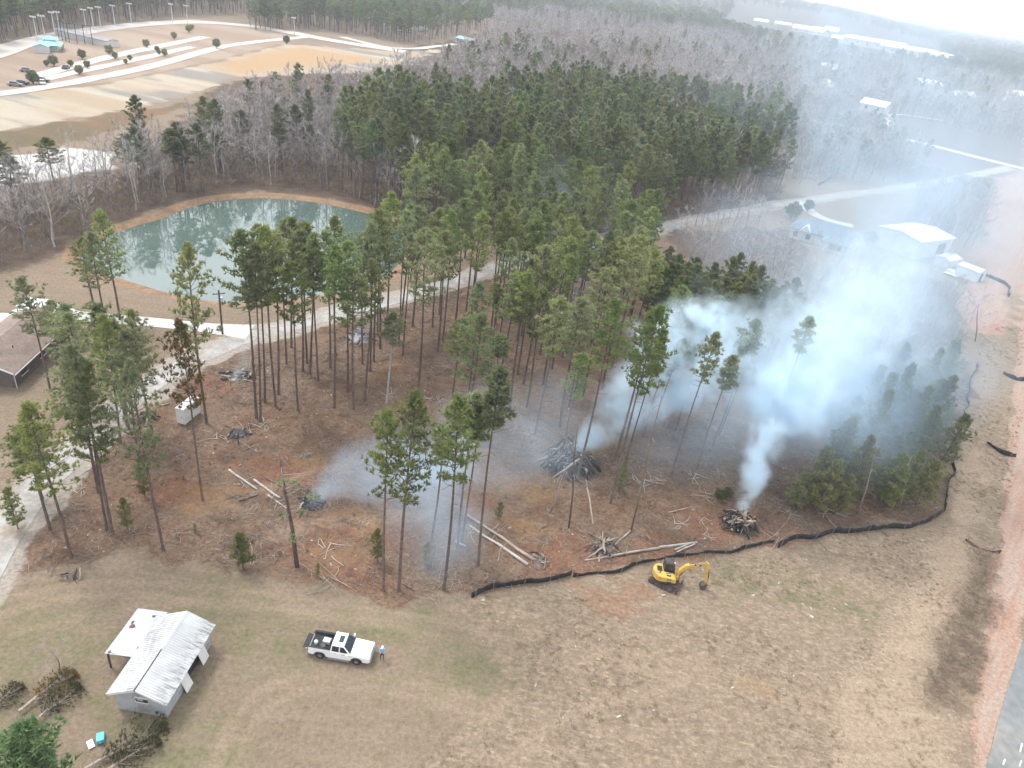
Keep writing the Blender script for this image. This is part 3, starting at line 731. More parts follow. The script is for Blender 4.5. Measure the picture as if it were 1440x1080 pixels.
# dark low pines half hidden by the white smoke
for x, y in fill([(880, 480), (930, 440), (1000, 445), (1080, 480), (1115, 520), (1080, 545), (980, 525)], 3.4, 6):
    tree("pine_tree", rnd.choice(PINE_D), x, y, rnd.uniform(11, 15), "dark green pine of the dense low stand rising out of the white smoke", "pine", "dark pines behind the smoke", sxy=rnd.uniform(.6, .75))
# young pines inside the silt fence corner
for x, y in fill([(1105, 722), (1140, 650), (1210, 570), (1320, 545), (1332, 600), (1314, 685), (1302, 712), (1240, 726), (1170, 734)], 3.3, 7):
    tree("young_pine", rnd.choice(PINE_Y), x, y, rnd.choice((rnd.uniform(4.5, 8), rnd.uniform(8, 13))), "bushy young pine right against the black silt fence corner fabric" if ldist(gpoly([(1092, 768), (1316, 734), (1332, 690), (1366, 532)]), np.array([x]), np.array([y]))[0] < 3.5 else "bushy young pine deep inside the black silt fence corner", "young pine", "young pines inside the silt fence corner", sxy=rnd.uniform(.75, 1.1))
# saplings and green bushes
for u, v, h, lab in ((342, 800, 4.6, "rounded dark green conifer bush at the lawn edge below the felled tops"), (447, 812, 1.8, "tiny bright green pine seedling on the orange clay at the lawn edge"), (530, 790, 4.2, "small feathery pine sapling at the foot of the slim lawn edge pine"), (598, 795, 3.0, "low green sapling patch behind the full crowned lawn edge pine"), (180, 745, 4.0, "straggly green pine sapling below the broad roadside pines"), (205, 700, 5.0, "thin green pine sapling near the brush heap and white storage box"), (25, 745, 5.0, "drooping green pine sapling where the gravel drive leaves the pines"), (700, 730, 2.5, "small green pine seedling beside the long felled log pair"), (870, 690, 4.5, "thin green sapling at the foot of a tall trunk near the large log pile"), (275, 750, 1.2, "very small green shrub on brown litter near the conifer bush")):
    p = gp(u, v); tree("pine_sapling", rnd.choice(PINE_Y), p[0], p[1], h, lab, "sapling", None, crown_mat=needle_dark_m if u == 342 else None, sxy=h / 9 * (1.3 if u == 342 else .9))

# ------------------------------------------------------------------ dense pine wood behind the pond and the bare woods
PF = [(585, 322), (700, 330), (820, 328), (940, 310), (1020, 296), (1090, 282), (1112, 235), (1090, 195), (1010, 165), (900, 150), (760, 148), (620, 158), (520, 185), (470, 225), (480, 270), (540, 300)]
_pfp = gpoly(PF)
pf = [q for q in fill(PF, 4.3, 8) if (vnoise(q[0] * .035 + 3, q[1] * .035) > .36 or q[1] < 250) and rnd.random() < .9 and sdist(_pfp, np.array([q[0]]), np.array([q[1]]))[0] > 26 * vnoise(q[0] * .06 + 9, q[1] * .06) * (q[1] > 285)]; pf.sort(key=lambda q: q[1])
pf_gap = [q for q in fill(PF, 5.2, 81) if vnoise(q[0] * .035 + 3, q[1] * .035) < .40 and q[1] > 250 or rnd.random() < .10]
for x, y in pf[:85]:
    tree("pine_tree", rnd.choice(PINE_D), x, y, rnd.uniform(13, 22), "dark green pine along the near face of the dense wood past the drive", "pine", "pines fronting the dense wood", sxy=rnd.uniform(.8, 1.05))
# stray pines left of the pond
for u, v, tv in ((185, 262, 195), (200, 258, 205), (250, 270, 182), (285, 268, 175), (262, 266, 190), (80, 268, 210), (25, 300, 232), (300, 200, 150), (340, 215, 160), (400, 190, 135), (420, 240, 150), (460, 180, 120), (310, 250, 190), (15, 275, 235)):
    p = gp(u, v); tree("pine_tree", rnd.choice(PINE_D), p[0], p[1], min(24, max(11, height_from(u, v, tv))), "dark pine standing among the bare trees beyond the pond bank", "pine", "scattered pines in the bare wood beyond the pond", sxy=rnd.uniform(.9, 1.15))
for x, y in fill([(120, 300), (300, 262), (470, 262), (480, 225), (300, 215), (170, 255)], 13, 35):
    tree("pine_tree", rnd.choice(PINE_D), x, y, rnd.uniform(12, 19), "dark pine standing among the bare trees beyond the pond bank", "pine", "scattered pines in the bare wood beyond the pond", sxy=rnd.uniform(.8, 1.1))
BW = [(-60, 400), (0, 375), (100, 340), (185, 302), (255, 280), (350, 262), (470, 272), (590, 318), (560, 290), (480, 262), (465, 220), (520, 185), (430, 182), (340, 192), (280, 215), (170, 264), (60, 292), (-60, 335)]
bw_ = fill(BW, 3.9, 9); bw_.sort(key=lambda q: math.hypot(*q))
for x, y in bw_[:150]:
    V = rnd.choice(BARE + BARE[:3] + BARE_PALE[:1])
    tree("bare_tree", V, x, y, rnd.uniform(9, 16), ("pale barked leafless tree" if V is BARE_PALE[0] else "grey leafless tree") + (" right behind the clay rim of the pond" if sdist(POND, np.array([x]), np.array([y]))[0] > -12 else " within the tangled wood beyond the pond"), "bare tree", "leafless trees beyond the pond", sxy=rnd.uniform(.8, 1.15))
for u, v, tv, lab in ((195, 285, 190, "leafless pale trunk leaning beside the pond's far bank"), (545, 250, 190, "pale dead tree with a forked bare top in the dark wood"), (640, 270, 205, "pale dead snag with drooping limbs above the green pines"), (690, 215, 168, "pale leafless tree standing in a gap of the dense pines"), (1150, 490, 385, "pale leafless tree with wide limbs behind the billowing smoke"), (1225, 420, 320, "tall pale bare trunk rising through the drifting smoke")):
    p = gp(u, v); tree("bare_tree", rnd.choice(BARE_PALE), p[0], p[1], min(20, height_from(u, v, tv)), lab, "bare tree", None, sxy=1.1)
for x, y in fill([(930, 330), (1070, 305), (1090, 350), (1130, 390), (1230, 400), (1340, 420), (1362, 480), (1340, 560), (1240, 540), (1150, 520), (1090, 470), (1000, 420), (940, 380)], 6.4, 12):
    tree("bare_tree", rnd.choice(BARE + BARE_PALE), x, y, rnd.uniform(8, 14), "leafless tree in the smoke filled thicket between the house and burn piles", "bare tree", "leafless trees in the smoky thicket", sxy=rnd.uniform(.8, 1.1))

def scatter(name, label, cat, pts, forms):
    """a wood nobody could count: forms set on points by geometry nodes. pts: (x, y, z, scale_z, scale_xy)"""
    coll = bpy.data.collections.new(name + "_forms")
    for me, h0 in forms:
        coll.objects.link(bpy.data.objects.new(name + "_form", me))
    me = bpy.data.meshes.new(name); A_ = np.array(pts, np.float32)
    me.vertices.add(len(A_)); me.vertices.foreach_set("co", A_[:, :3].ravel())
    sc_ = np.stack([A_[:, 4], A_[:, 4], A_[:, 3]], -1)
    a = me.attributes.new("scl", 'FLOAT_VECTOR', 'POINT'); a.data.foreach_set("vector", sc_.ravel())
    ng = bpy.data.node_groups.new(name, 'GeometryNodeTree')
    ng.interface.new_socket("Geometry", in_out='INPUT', socket_type='NodeSocketGeometry'); ng.interface.new_socket("Geometry", in_out='OUTPUT', socket_type='NodeSocketGeometry')
    N, L = ng.nodes, ng.links
    gi, go = N.new("NodeGroupInput"), N.new("NodeGroupOutput")
    ci = N.new("GeometryNodeCollectionInfo"); ci.inputs["Collection"].default_value = coll; ci.inputs["Separate Children"].default_value = True
    ip = N.new("GeometryNodeInstanceOnPoints"); ip.inputs["Pick Instance"].default_value = True
    ri = N.new("FunctionNodeRandomValue"); ri.data_type = 'INT'
    ri.inputs[4].default_value = 0; ri.inputs[5].default_value = len(forms) - 1
    rr = N.new("FunctionNodeRandomValue"); rr.data_type = 'FLOAT_VECTOR'; rr.inputs[0].default_value = (-.04, -.04, 0); rr.inputs[1].default_value = (.04, .04, 6.28)
    na = N.new("GeometryNodeInputNamedAttribute"); na.data_type = 'FLOAT_VECTOR'; na.inputs["Name"].default_value = "scl"
    L.new(gi.outputs[0], ip.inputs["Points"]); L.new(ci.outputs[0], ip.inputs["Instance"]); L.new(ri.outputs[2], ip.inputs["Instance Index"])
    L.new(rr.outputs[0], ip.inputs["Rotation"]); L.new(na.outputs[0], ip.inputs["Scale"]); L.new(ip.outputs[0], go.inputs[0])
    o = link_mesh(name, me); md = o.modifiers.new("wood", 'NODES'); md.node_group = ng
    return tag(o, label, cat, kind="stuff")

R4 = random.Random(77)
def pts_of(xy, h0, lo, hi, k=(.85, 1.15)):
    out = []
    for x, y in xy:
        h = R4.uniform(lo, hi); out.append((x, y, gz(x, y) - (.0 if math.hypot(x, y) < 300 else .2), h / h0, (h / h0) ** .5 * R4.uniform(*k)))
    return out
scatter("pine_forest", "dense dark green pine wood stretching behind the pond", "forest", pts_of(pf[85:], 23, 12, 22, (.75, 1.2)), FAR_PINE)
far_bare = [q for q in bw_[150:]] + pf_gap
MID = [(480, 168), (520, 185), (620, 152), (760, 143), (900, 146), (1010, 160), (1095, 190), (1120, 240), (1200, 262), (1300, 245), (1232, 200), (1100, 172), (1200, 150), (1440, 200), (1500, 130), (1440, 104), (1240, 62), (1100, 40), (900, 26), (760, 14), (690, 55), (650, 90), (610, 112), (540, 128), (430, 150), (350, 168), (300, 182)]
mid = [q for q in fill(MID, 5.2, 14, grow=420) if sdist(Z['town_clear'], np.array([q[0]]), np.array([q[1]]))[0] < 0]
R4.shuffle(mid)
mid_b = mid[:int(len(mid) * .68)]; mid_w = mid[int(len(mid) * .68):int(len(mid) * .84)]; mid_p = mid[int(len(mid) * .84):]
scatter("bare_woodland", "grey leafless woodland stretching towards the town", "woodland", pts_of(far_bare + mid_b, 14, 9, 17, (.9, 1.4)), FAR_BARE + FAR_BARE[:1] + FAR_PALE)
scatter("brown_woodland", "brownish leaf holding trees mixed through the grey woodland", "woodland", pts_of(mid_w, 14, 7, 13, (.9, 1.4)), FAR_BROWN)
clus = [q for q in mid_p if vnoise(q[0] * .012, q[1] * .012) > .52]
scatter("scattered_pines", "scattered dark pines among the grey woodland", "pines", pts_of(clus, 23, 11, 17), FAR_PINE)
# woods behind the ball park and the farm, and on to the horizon
W1 = [(-200, 110), (0, 66), (60, 46), (140, 36), (260, 22), (345, 20), (350, 45), (430, 42), (500, 50), (570, 62), (700, 42), (800, 12), (800, -14), (640, -30), (-200, -45)]
w1 = fill(W1, 6.5, 15, grow=500)
R4.shuffle(w1)
w1p = [q for q in w1 if vnoise(q[0] * .008 + 5, q[1] * .008) > .38 or q[1] < 700]; s1 = set(w1p); w1b = [q for q in w1 if q not in s1]
scatter("pine_belt", "dark green pine belt closing off the ball park", "forest", pts_of(w1p, 23, 14, 20, (1.1, 1.6)), FAR_PINE)
scatter("bare_belt", "grey leafless trees along the far pine belt", "woodland", pts_of(w1b, 14, 10, 15, (1.2, 1.8)), FAR_BARE)
hx, hy = [], []
Rn = np.random.RandomState(3)
rr_ = np.exp(Rn.uniform(math.log(1150), math.log(7000), 9000)); aa = Rn.uniform(-.62, .72, 9000)
hp = [(r * math.sin(a), r * math.cos(a), gz(r * math.sin(a), r * math.cos(a)) - .5, s * (.8 + r / 12000), s * (1.4 + r / 1100)) for r, a, s in zip(rr_, aa, Rn.uniform(.75, 1.05, 9000)) if sdist(Z['town_clear'], np.array([r * math.sin(a)]), np.array([r * math.cos(a)]))[0] < 0]
scatter("horizon_forest", "hazy forest running out to the horizon", "forest", hp, FAR_PINE[:3])
# brush on the forest floor and round the pond
br = fill(BW, 2.6, 19) + [q for q in fill([(600, 345), (700, 338), (830, 335), (940, 318), (1090, 290), (1100, 270), (940, 300), (700, 322), (590, 320)], 3.0, 20)]
br += fill([(1110, 262), (1225, 252), (1285, 270), (1285, 300), (1380, 345), (1390, 265), (1330, 245), (1230, 225), (1120, 205)], 3.6, 22)
scatter("undergrowth", "brown twiggy brush on the wood floor beyond the pond", "undergrowth", pts_of(br, 3.2, 1.6, 3.6), BRUSH)
for x, y in fill([(1290, 345), (1280, 300), (1300, 268), (1375, 262), (1392, 300), (1372, 350), (1330, 350)], 6.0, 24)[:35] + fill([(1115, 262), (1180, 255), (1225, 238), (1200, 215), (1120, 195)], 8.5, 25)[:20]:
    tree("bare_tree", rnd.choice(BARE + BARE_PALE), x, y, rnd.uniform(9, 15), "leafless tree in the grove behind the white metal barn", "bare tree", "leafless trees behind the white barn", sxy=rnd.uniform(.8, 1.1))
# brush in the roadside ditch
db = fill([(1300, 990), (1330, 1005), (1375, 960), (1395, 860), (1405, 780), (1370, 770), (1345, 850), (1318, 900)], 1.1, 31)
scatter("ditch_brush", "grey brown weedy brush filling the roadside ditch", "brush", pts_of(db, 3.2, .5, 1.25, (1, 1.4)), BRUSH)

# ------------------------------------------------------------------ buildings
roof_white_m = mat("white_metal_roof", (.50, .51, .52), .5, (.45, .46, .47), .4, .08, dirt=(.27, .27, .265), dscale=.55, metal=.0, spec=.4, world=True)
roof_clean_m = mat("clean_white_roof", (.66, .67, .68), .55, (.60, .61, .62), .25, .06)
block_m = mat("grey_block_wall", (.40, .41, .43), .9, (.33, .33, .345), 1.0, .12, .25, 8, dirt=(.25, .22, .19), dscale=.9)
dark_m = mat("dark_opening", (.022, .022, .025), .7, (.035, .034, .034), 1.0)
post_m = mat("dark_timber", (.10, .08, .065), .9, (.07, .055, .045), 2.0, .2)
rust_m = mat("rust_stain", (.16, .105, .08), .9, (.10, .07, .06), 3.0, .3)
shingle_m = mat("brown_shingles", (.245, .19, .16), .95, (.20, .155, .135), .6, .22, .4, 14, dirt=(.17, .135, .115), dscale=.5)
brick_m = mat("brown_brick", (.13, .10, .09), .9, (.10, .08, .075), 2.0, .2, .3, 12)
trim_m = mat("white_trim", (.62, .62, .61), .6, (.70, .69, .67), 1.0, .04)
barn_wall_m = mat("pale_barn_wall", (.62, .65, .68), .7, (.56, .59, .62), .3, .05)
blue_roof_m = mat("slate_blue_roof", (.17, .22, .27), .9, (.14, .185, .23), .6, .15)
glass_m = mat("window_glass", (.03, .04, .05), .12, spec=.6)
teal_m = mat("teal_roof", (.28, .52, .55), .6, (.22, .44, .47), .2, .05)
far_wall_m = mat("far_pale_wall", (.60, .60, .60), .8, (.52, .52, .52), .05, .05)
far_roof_m = mat("far_white_roof", (.72, .73, .75), .6, (.62, .63, .66), .03, .05)
far_grey_m = mat("far_grey_roof", (.30, .30, .32), .8, (.24, .24, .26), .05, .08)

# white roofed shed with its lean-to
shed = empty("shed", (*gp(234.9, 949.3)[:2], 0), -.045, "weathered white metal roofed shed with lean-to carport on the lawn", "shed")
W2, L2, EV, RG = 2.02, 3.55, 2.22, 3.32
mb = MB().prism([(-W2, -.05), (W2, -.05), (W2, EV), (0, RG - .12), (-W2, EV)], -L2 - .07, -L2 + .07)
wall_f = mb.build("front_wall", block_m, shed)
MB().prism([(-W2, -.05), (W2, -.05), (W2, EV), (0, RG - .12), (-W2, EV)], L2 - .07, L2 + .07).build("back_wall", block_m, shed)
MB().box((-W2 + .05, 0, EV / 2 - .03), (.12, 2 * L2 - .15, EV)).build("side_wall", block_m, shed)
mb = MB().box((W2 - .05, -2.1, EV / 2 - .03), (.12, 2.7, EV)); mb.box((W2 - .05, 2.75, EV / 2 - .03), (.12, 1.5, EV)); mb.box((W2 - .05, .6, EV - .2), (.1, 2.8, .36))
mb.build("open_side_wall", block_m, shed)
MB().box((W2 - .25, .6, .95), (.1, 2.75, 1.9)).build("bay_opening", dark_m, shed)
win = MB().box((.15, -L2 - .09, 1.75), (.95, .07, .5)).build("window", dark_m, shed)
MB().box((.15, -L2 - .10, 1.99), (1.1, .12, .07)).box((.15, -L2 - .10, 1.47), (1.1, .14, .06)).build("frame", trim_m, win)
MB().box((.05, -L2 - .12, 1.73), (.5, .05, .3), rx=.2).build("torn_screen", block_m, win)
for yy, tilt in ((-.75, .30), (2.0, .26)):                         # flaps leaning against the open side
    MB().box((W2 + .38, yy, .86), (.06, 1.0, 1.8)).xf(Matrix.Translation((W2 + .38, 0, 0)) @ Matrix.Rotation(-tilt, 4, 'Y') @ Matrix.Translation((-W2 - .38, 0, 0))).build("leaning_panel", trim_m, shed)
sl = math.atan2(RG - EV, 2.37)
sheet_len = 2.37 / math.cos(sl) + .06
def ribbed_sheet(w, l, ribs, t=.025, rib=.03):
    prof = []; n = ribs
    for i in range(n):
        x0 = -w / 2 + w * i / n; d = w / n
        prof += [(x0, 0), (x0 + d * .55, 0), (x0 + d * .65, rib), (x0 + d * .9, rib)]
    prof.append((w / 2, 0))
    top = [(x, z + t) for x, z in prof]
    vs = [(x, y, z) for y in (0, -l) for x, z in prof + top[::-1]]
    m_ = len(prof) * 2; mb = MB()
    fs = [(i, (i + 1) % m_, (i + 1) % m_ + m_, i + m_) for i in range(m_)]
    k = len(prof)
    for e in (0, m_):
        for i in range(k - 1): fs.append((e + i, e + i + 1, e + m_ - 2 - i, e + m_ - 1 - i))
    return mb.add(vs, fs)
NS = 9; sw = 8.05 / NS
sheet_me = ribbed_sheet(sw, sheet_len, 4, rib=.045).mesh("roof_sheet", [roof_white_m])
stain_m = bpy.data.materials.new("stained_metal_roof"); stain_m.use_nodes = True
snt = stain_m.node_tree; stb = snt.nodes["Principled BSDF"]
so = snt.nodes.new("ShaderNodeSeparateXYZ"); snt.links.new(snt.nodes.new("ShaderNodeTexCoord").outputs["Object"], so.inputs[0])
spos = snt.nodes.new("ShaderNodeNewGeometry").outputs["Position"]
smp = snt.nodes.new("ShaderNodeMapping"); smp.inputs["Scale"].default_value = (.5, 2.6, 1); snt.links.new(spos, smp.inputs[0])
run_ = ramp(snt, math_n(snt, 'MULTIPLY', so.outputs[1], -1.0), .7, 2.3)      # rust and mildew run down to the eave
st_f = math_n(snt, 'MULTIPLY', run_, ramp(snt, noise(snt, smp.outputs[0], 1.6, 6, .75), .42, .62))
snt.links.new(mixc(snt, math_n(snt, 'MULTIPLY', st_f, .85), mixc(snt, ramp(snt, noise(snt, spos, .5, 4), .4, .6), (.50, .51, .52), (.44, .45, .46)), (.17, .17, .165)), stb.inputs["Base Color"])
stb.inputs["Roughness"].default_value = .55
stain_me = ribbed_sheet(sw, sheet_len, 4, rib=.045).mesh("roof_sheet", [stain_m])
for side in (-1, 1):
    for i in range(NS):
        o = link_mesh("roof_sheet", stain_me if side > 0 else sheet_me, shed)
        y = -4.02 + sw * (i + .5)
        R_ = Matrix((( 0, -side * math.cos(sl), side * math.sin(sl)), (side, 0, 0), (0, math.sin(sl), math.cos(sl)))).to_4x4()
        o.matrix_local = Matrix.Translation((side * .035, y, RG + .01 + rnd.uniform(-.008, .012))) @ R_
MB().prism([(-.16, -.05), (0, .05), (.16, -.05), (.16, -.08), (0, .02), (-.16, -.08)], -.1, 4.0).xf(Matrix.Translation((0, 0, RG + .075))).build("ridge_cap", roof_white_m, shed)
MB().box((0, -2.1, RG + .02), (.10, 3.9, .05)).build("ridge_gap", dark_m, shed)
for s in (-1, 1): MB().box((0, 0, 0), (2.5, .05, .16)).xf(Matrix.Translation((s * 1.19, -3.98, (RG + EV) / 2 - .07)) @ Matrix.Rotation(s * sl, 4, 'Y')).build("barge_board", trim_m, shed)
# lean-to: four sheets sloping away to the left
lsl = .07; cw = 4.9 / 5
lean_me = ribbed_sheet(cw, 2.75, 4).mesh("lean_to_sheet", [mat("lean_to_metal", (.45, .47, .49), .5, (.40, .42, .44), .6, .08, world=True)])
for i in range(5):
    o = link_mesh("lean_to_sheet", lean_me, shed)
    R_ = Matrix(((0, math.cos(lsl), -math.sin(lsl)), (-1, 0, 0), (0, math.sin(lsl), math.cos(lsl)))).to_4x4()
    o.matrix_local = Matrix.Translation((-2.2, -.35 + cw * (i + .5), 2.02 + rnd.uniform(-.01, .01))) @ R_
for x, y in ((-4.75, -.25), (-4.75, 2.1), (-4.75, 4.4), (-2.6, -.25)):
    MB().box((x, y, .92), (.12, .12, 1.84)).build("post", post_m, shed)
MB().box((-4.75, 2.1, 1.78), (.1, 4.8, .12)).box((-3.4, -.25, 1.86), (2.6, .08, .12)).build("beam", post_m, shed)
for x, y, a, b in ((-4.3, 2.6, .55, .3), (-4.5, 3.0, .3, .22), (-3.1, 3.9, .4, .18), (-2.55, 2.9, .14, .2), (-2.6, .6, .18, .2), (-4.6, -.2, .3, .2)):
    mb = MB(); R = random.Random(int(x * 10 + y * 100))
    ring = [(math.cos(k / 9 * 6.283) * a * R.uniform(.6, 1.1) / 2, math.sin(k / 9 * 6.283) * b * R.uniform(.6, 1.1)) for k in range(9)]
    mb.add([(x + px, y + py, 2.085 + (x + 2.2) * lsl + px * lsl) for px, py in ring], [tuple(range(9))])
    mb.build("rust_patch", rust_m, shed)

# small white storage box among the pines
sb = empty("storage_box", (*gp(265.7, 587.9)[:2], gz(*gp(265.7, 587.9)[:2])), -.17, "small white panelled storage box standing in the clearing", "storage box")
cream = mat("cream_panel", (.66, .68, .63), .6, (.58, .60, .55), 1.5, .05)
MB().box((0, 0, 1.0), (1.05, 3.1, 2.1)).build("body", cream, sb)
MB().prism([(-.62, 2.05), (.62, 2.05), (.60, 2.2), (.3, 2.3), (-.3, 2.3), (-.60, 2.2)], -1.65, 1.65).build("roof", roof_clean_m, sb, bevel=.03)
for sx in (-1, 1):
    for sy in (-1, 1): MB().box((sx * .52, sy * 1.54, 1.0), (.08, .08, 2.1)).build("corner_post", trim_m, sb)
MB().box((.54, 0, .08), (.05, 3.1, .12)).build("skirt", trim_m, sb)
dr = MB().box((-.06, -1.57, 1.0), (.8, .05, 1.9)).build("door", trim_m, sb)
MB().box((.24, -1.61, 1.0), (.05, .04, .2)).build("handle", dark_m, dr)
for k in range(5): MB().box((-.34 + k * .14, -1.6, 1.0), (.02, .02, 1.8)).build("door_rib", cream, dr)

def gable_house(name, label, cat, c, ang, w, l, ev, rg, wm, rm, over=.4, group=None, windows=0, z=0, door=False):
    """house with walls, two roof slopes, windows; ridge along local y"""
    h = empty(name, (c[0], c[1], z), ang, label, cat, group)
    MB().prism([(-w / 2, -.3), (w / 2, -.3), (w / 2, ev), (0, rg - .1), (-w / 2, ev)], -l / 2, l / 2).build("wall", wm, h)
    k = (rg - ev) / (w / 2); t = .15
    for s in (-1, 1):
        e = w / 2 + over
        MB().prism([(0, rg), (s * e, rg - k * e), (s * e, rg - k * e + t), (0, rg + t)], -l / 2 - over, l / 2 + over).build("roof", rm, h)
    for i in range(windows):
        y = -l / 2 + l * (i + .5) / windows
        for s in (-1, 1):
            wd = MB().box((s * (w / 2 + .02), y, ev * .55), (.08, min(1.4, l / windows * .5), ev * .4)).build("window", glass_m, h)
            MB().box((s * (w / 2 + .05), y, ev * .55 - ev * .22), (.12, min(1.6, l / windows * .55), .1)).build("sill", trim_m, wd)
    if door: MB().box((0, -l / 2 - .03, min(1.05, ev * .4)), (1.0 if w < 12 else 3.5, .08, min(2.1, ev * .8))).build("door", glass_m, h)
    return h

# brown roofed house by the concrete drive
h1 = gable_house("brown_house", "brown shingled house with white gutters beside the concrete drive", "house", gp(5.0, 501.7)[:2] + np.array([1.6, 0]), .13, 7.6, 14.5, 2.5, 4.2, brick_m, shingle_m, over=.55, windows=3, door=True)
for s in (-1, 1): MB().box((s * 4.42, 0, 2.27), (.1, 15.6, .12)).build("gutter", trim_m, h1)
for s in (-1, 1):
    MB().box((0, 0, 0), (4.55, .07, .2)).xf(Matrix.Translation((s * 2.2, -7.84, 3.3)) @ Matrix.Rotation(s * math.atan2(1.7, 3.8), 4, 'Y')).build("barge_board", trim_m, h1)
MB().tube([(3.95, -7.3, 0), (3.95, -7.3, 2.25)], .05, 6).build("downspout", trim_m, h1)
MB().tube([(1.4, 2, 3.4), (1.4, 2, 4.1)], .07, 6).build("vent_pipe", dark_m, h1)
MB().tube([(2.0, -3, 3.1), (2.0, -3, 3.8)], .07, 6).build("vent_pipe", dark_m, h1)
def flat_cover(name, label, corners, z, posts, m):
    cs = [gp(u, v, z) for u, v in corners]; c0 = sum(cs) / len(cs)
    e = empty(name, (c0[0], c0[1], 0), 0, label, "carport")
    mb = MB(); n = len(cs)
    mb.add([(p[0] - c0[0], p[1] - c0[1], z) for p in cs] + [(p[0] - c0[0], p[1] - c0[1], z + .14) for p in cs], [tuple(range(n))[::-1], tuple(range(n, 2 * n))] + [(i, (i + 1) % n, (i + 1) % n + n, i + n) for i in range(n)])
    mb.build("roof", m, e)
    for p in cs: 
        q = c0 + (p - c0) * .92
        MB().tube([(q[0] - c0[0], q[1] - c0[1], -.1), (q[0] - c0[0], q[1] - c0[1], z)], .06, 6).build("post", post_m, e)
    return e
flat_cover("carport", "white flat carport roof behind the brown roofed house", [(22, 432), (36, 418), (60, 422), (50, 437)], 2.4, 4, roof_clean_m)
flat_cover("patio_cover", "long white patio cover along the back of the brown roofed house", [(-40, 462), (-12, 441), (27, 442), (0, 462), (-25, 480)], 2.3, 4, roof_clean_m)

# white metal barn and the yard beside it
barn = empty("metal_barn", (*gp(1279.4, 350.8)[:2], 0), math.radians(35), "tall pale metal barn with a white roof in the smoke", "barn")
MB().prism([(-6.2, -.2), (6.2, -.2), (6.2, 5.0), (0, 5.9), (-6.2, 5.0)], -8.2, 8.2, axis='x').build("wall", barn_wall_m, barn)
for s in (-1, 1):
    for k in range(8):
        MB().prism([(0, 5.95), (s * 6.7, 4.98), (s * 6.7, 5.1), (0, 6.07)], -8.5 + k * 2.125 + .01, -8.5 + (k + 1) * 2.125 - .01, axis='x').build("roof_sheet", roof_clean_m, barn)
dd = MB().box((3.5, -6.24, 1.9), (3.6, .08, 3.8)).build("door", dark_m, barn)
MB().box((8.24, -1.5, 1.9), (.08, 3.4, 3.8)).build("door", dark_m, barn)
MB().box((8.3, -3.6, 1.9), (.06, .6, 3.9)).build("door_jamb", trim_m, barn)
gable_house("box_shed", "small white box shed at the edge of the pink clay pad", "shed", gp(1362, 390)[:2], math.radians(35), 4, 5.5, 2.6, 3.1, barn_wall_m, roof_clean_m, .2, door=True)
gable_house("low_shed", "low white roofed shed beside the pale metal barn", "shed", gp(1330, 372)[:2], math.radians(-55), 4, 6, 2.0, 2.5, barn_wall_m, roof_clean_m, .2)
pl = empty("sheet_stack", (*gp(1345, 384)[:2], 0), math.radians(-50), "stack of white metal sheets lying beside the barn", "metal sheets")
for k in range(7): MB().box((rnd.uniform(-.6, .6), (k - 3) * 1.5, .2 + rnd.uniform(0, .3)), (3.2, 1.4, .08), rz=rnd.uniform(-.12, .12)).build("sheet", roof_clean_m, pl)
MB().box((0, 0, .08), (2.6, 9, .16)).build("base", post_m, pl)

# slate roofed house with hips
hh = empty("hip_roofed_house", (*gp(1157.2, 340.0)[:2], 0), math.radians(-28), "slate blue hip roofed house beyond the smoky thicket", "house")
def hip(mb, w, l, ev, rg, x0=0, y0=0, over=.5):
    a, b = w / 2 + over, l / 2 + over; r = max(.2, b - a)
    v = [(x0 - a, y0 - b, ev), (x0 + a, y0 - b, ev), (x0 + a, y0 + b, ev), (x0 - a, y0 + b, ev), (x0, y0 - r, rg), (x0, y0 + r, rg)]
    u = [(p[0], p[1], ev - .18) for p in v[:4]]
    return mb.add(v + u, [(0, 1, 4), (1, 2, 5, 4), (2, 3, 5), (3, 0, 4, 5), (0, 6, 7, 1), (1, 7, 8, 2), (2, 8, 9, 3), (3, 9, 6, 0), (9, 8, 7, 6)])
mb = MB().box((0, 0, 1.4), (17, 10, 3.0)); mb.build("wall", far_wall_m, hh)
MB().box((4.2, -6.2, 1.4), (6.5, 4.5, 3.0)).build("wing_wall", far_wall_m, hh)
hip(MB(), 10, 17, 2.9, 5.6).xf(Matrix.Rotation(math.pi / 2, 4, 'Z')).build("roof", blue_roof_m, hh)
hip(MB(), 6.5, 9, 2.88, 5.0, 4.2, -4.8).build("wing_roof", blue_roof_m, hh)
MB().prism([(-1.6, 2.8), (1.6, 2.8), (0, 4.5)], -5.9, -3.0).xf(Matrix.Translation((-4.6, 0, 0))).build("porch_gable", trim_m, hh)
for x in (-7, -3.5): 
    MB().box((x, -5.03, 1.5), (1.2, .08, 1.3)).build("window", glass_m, hh)
MB().box((4.2, -8.48, 1.5), (3.0, .08, 1.3)).build("window", glass_m, hh)

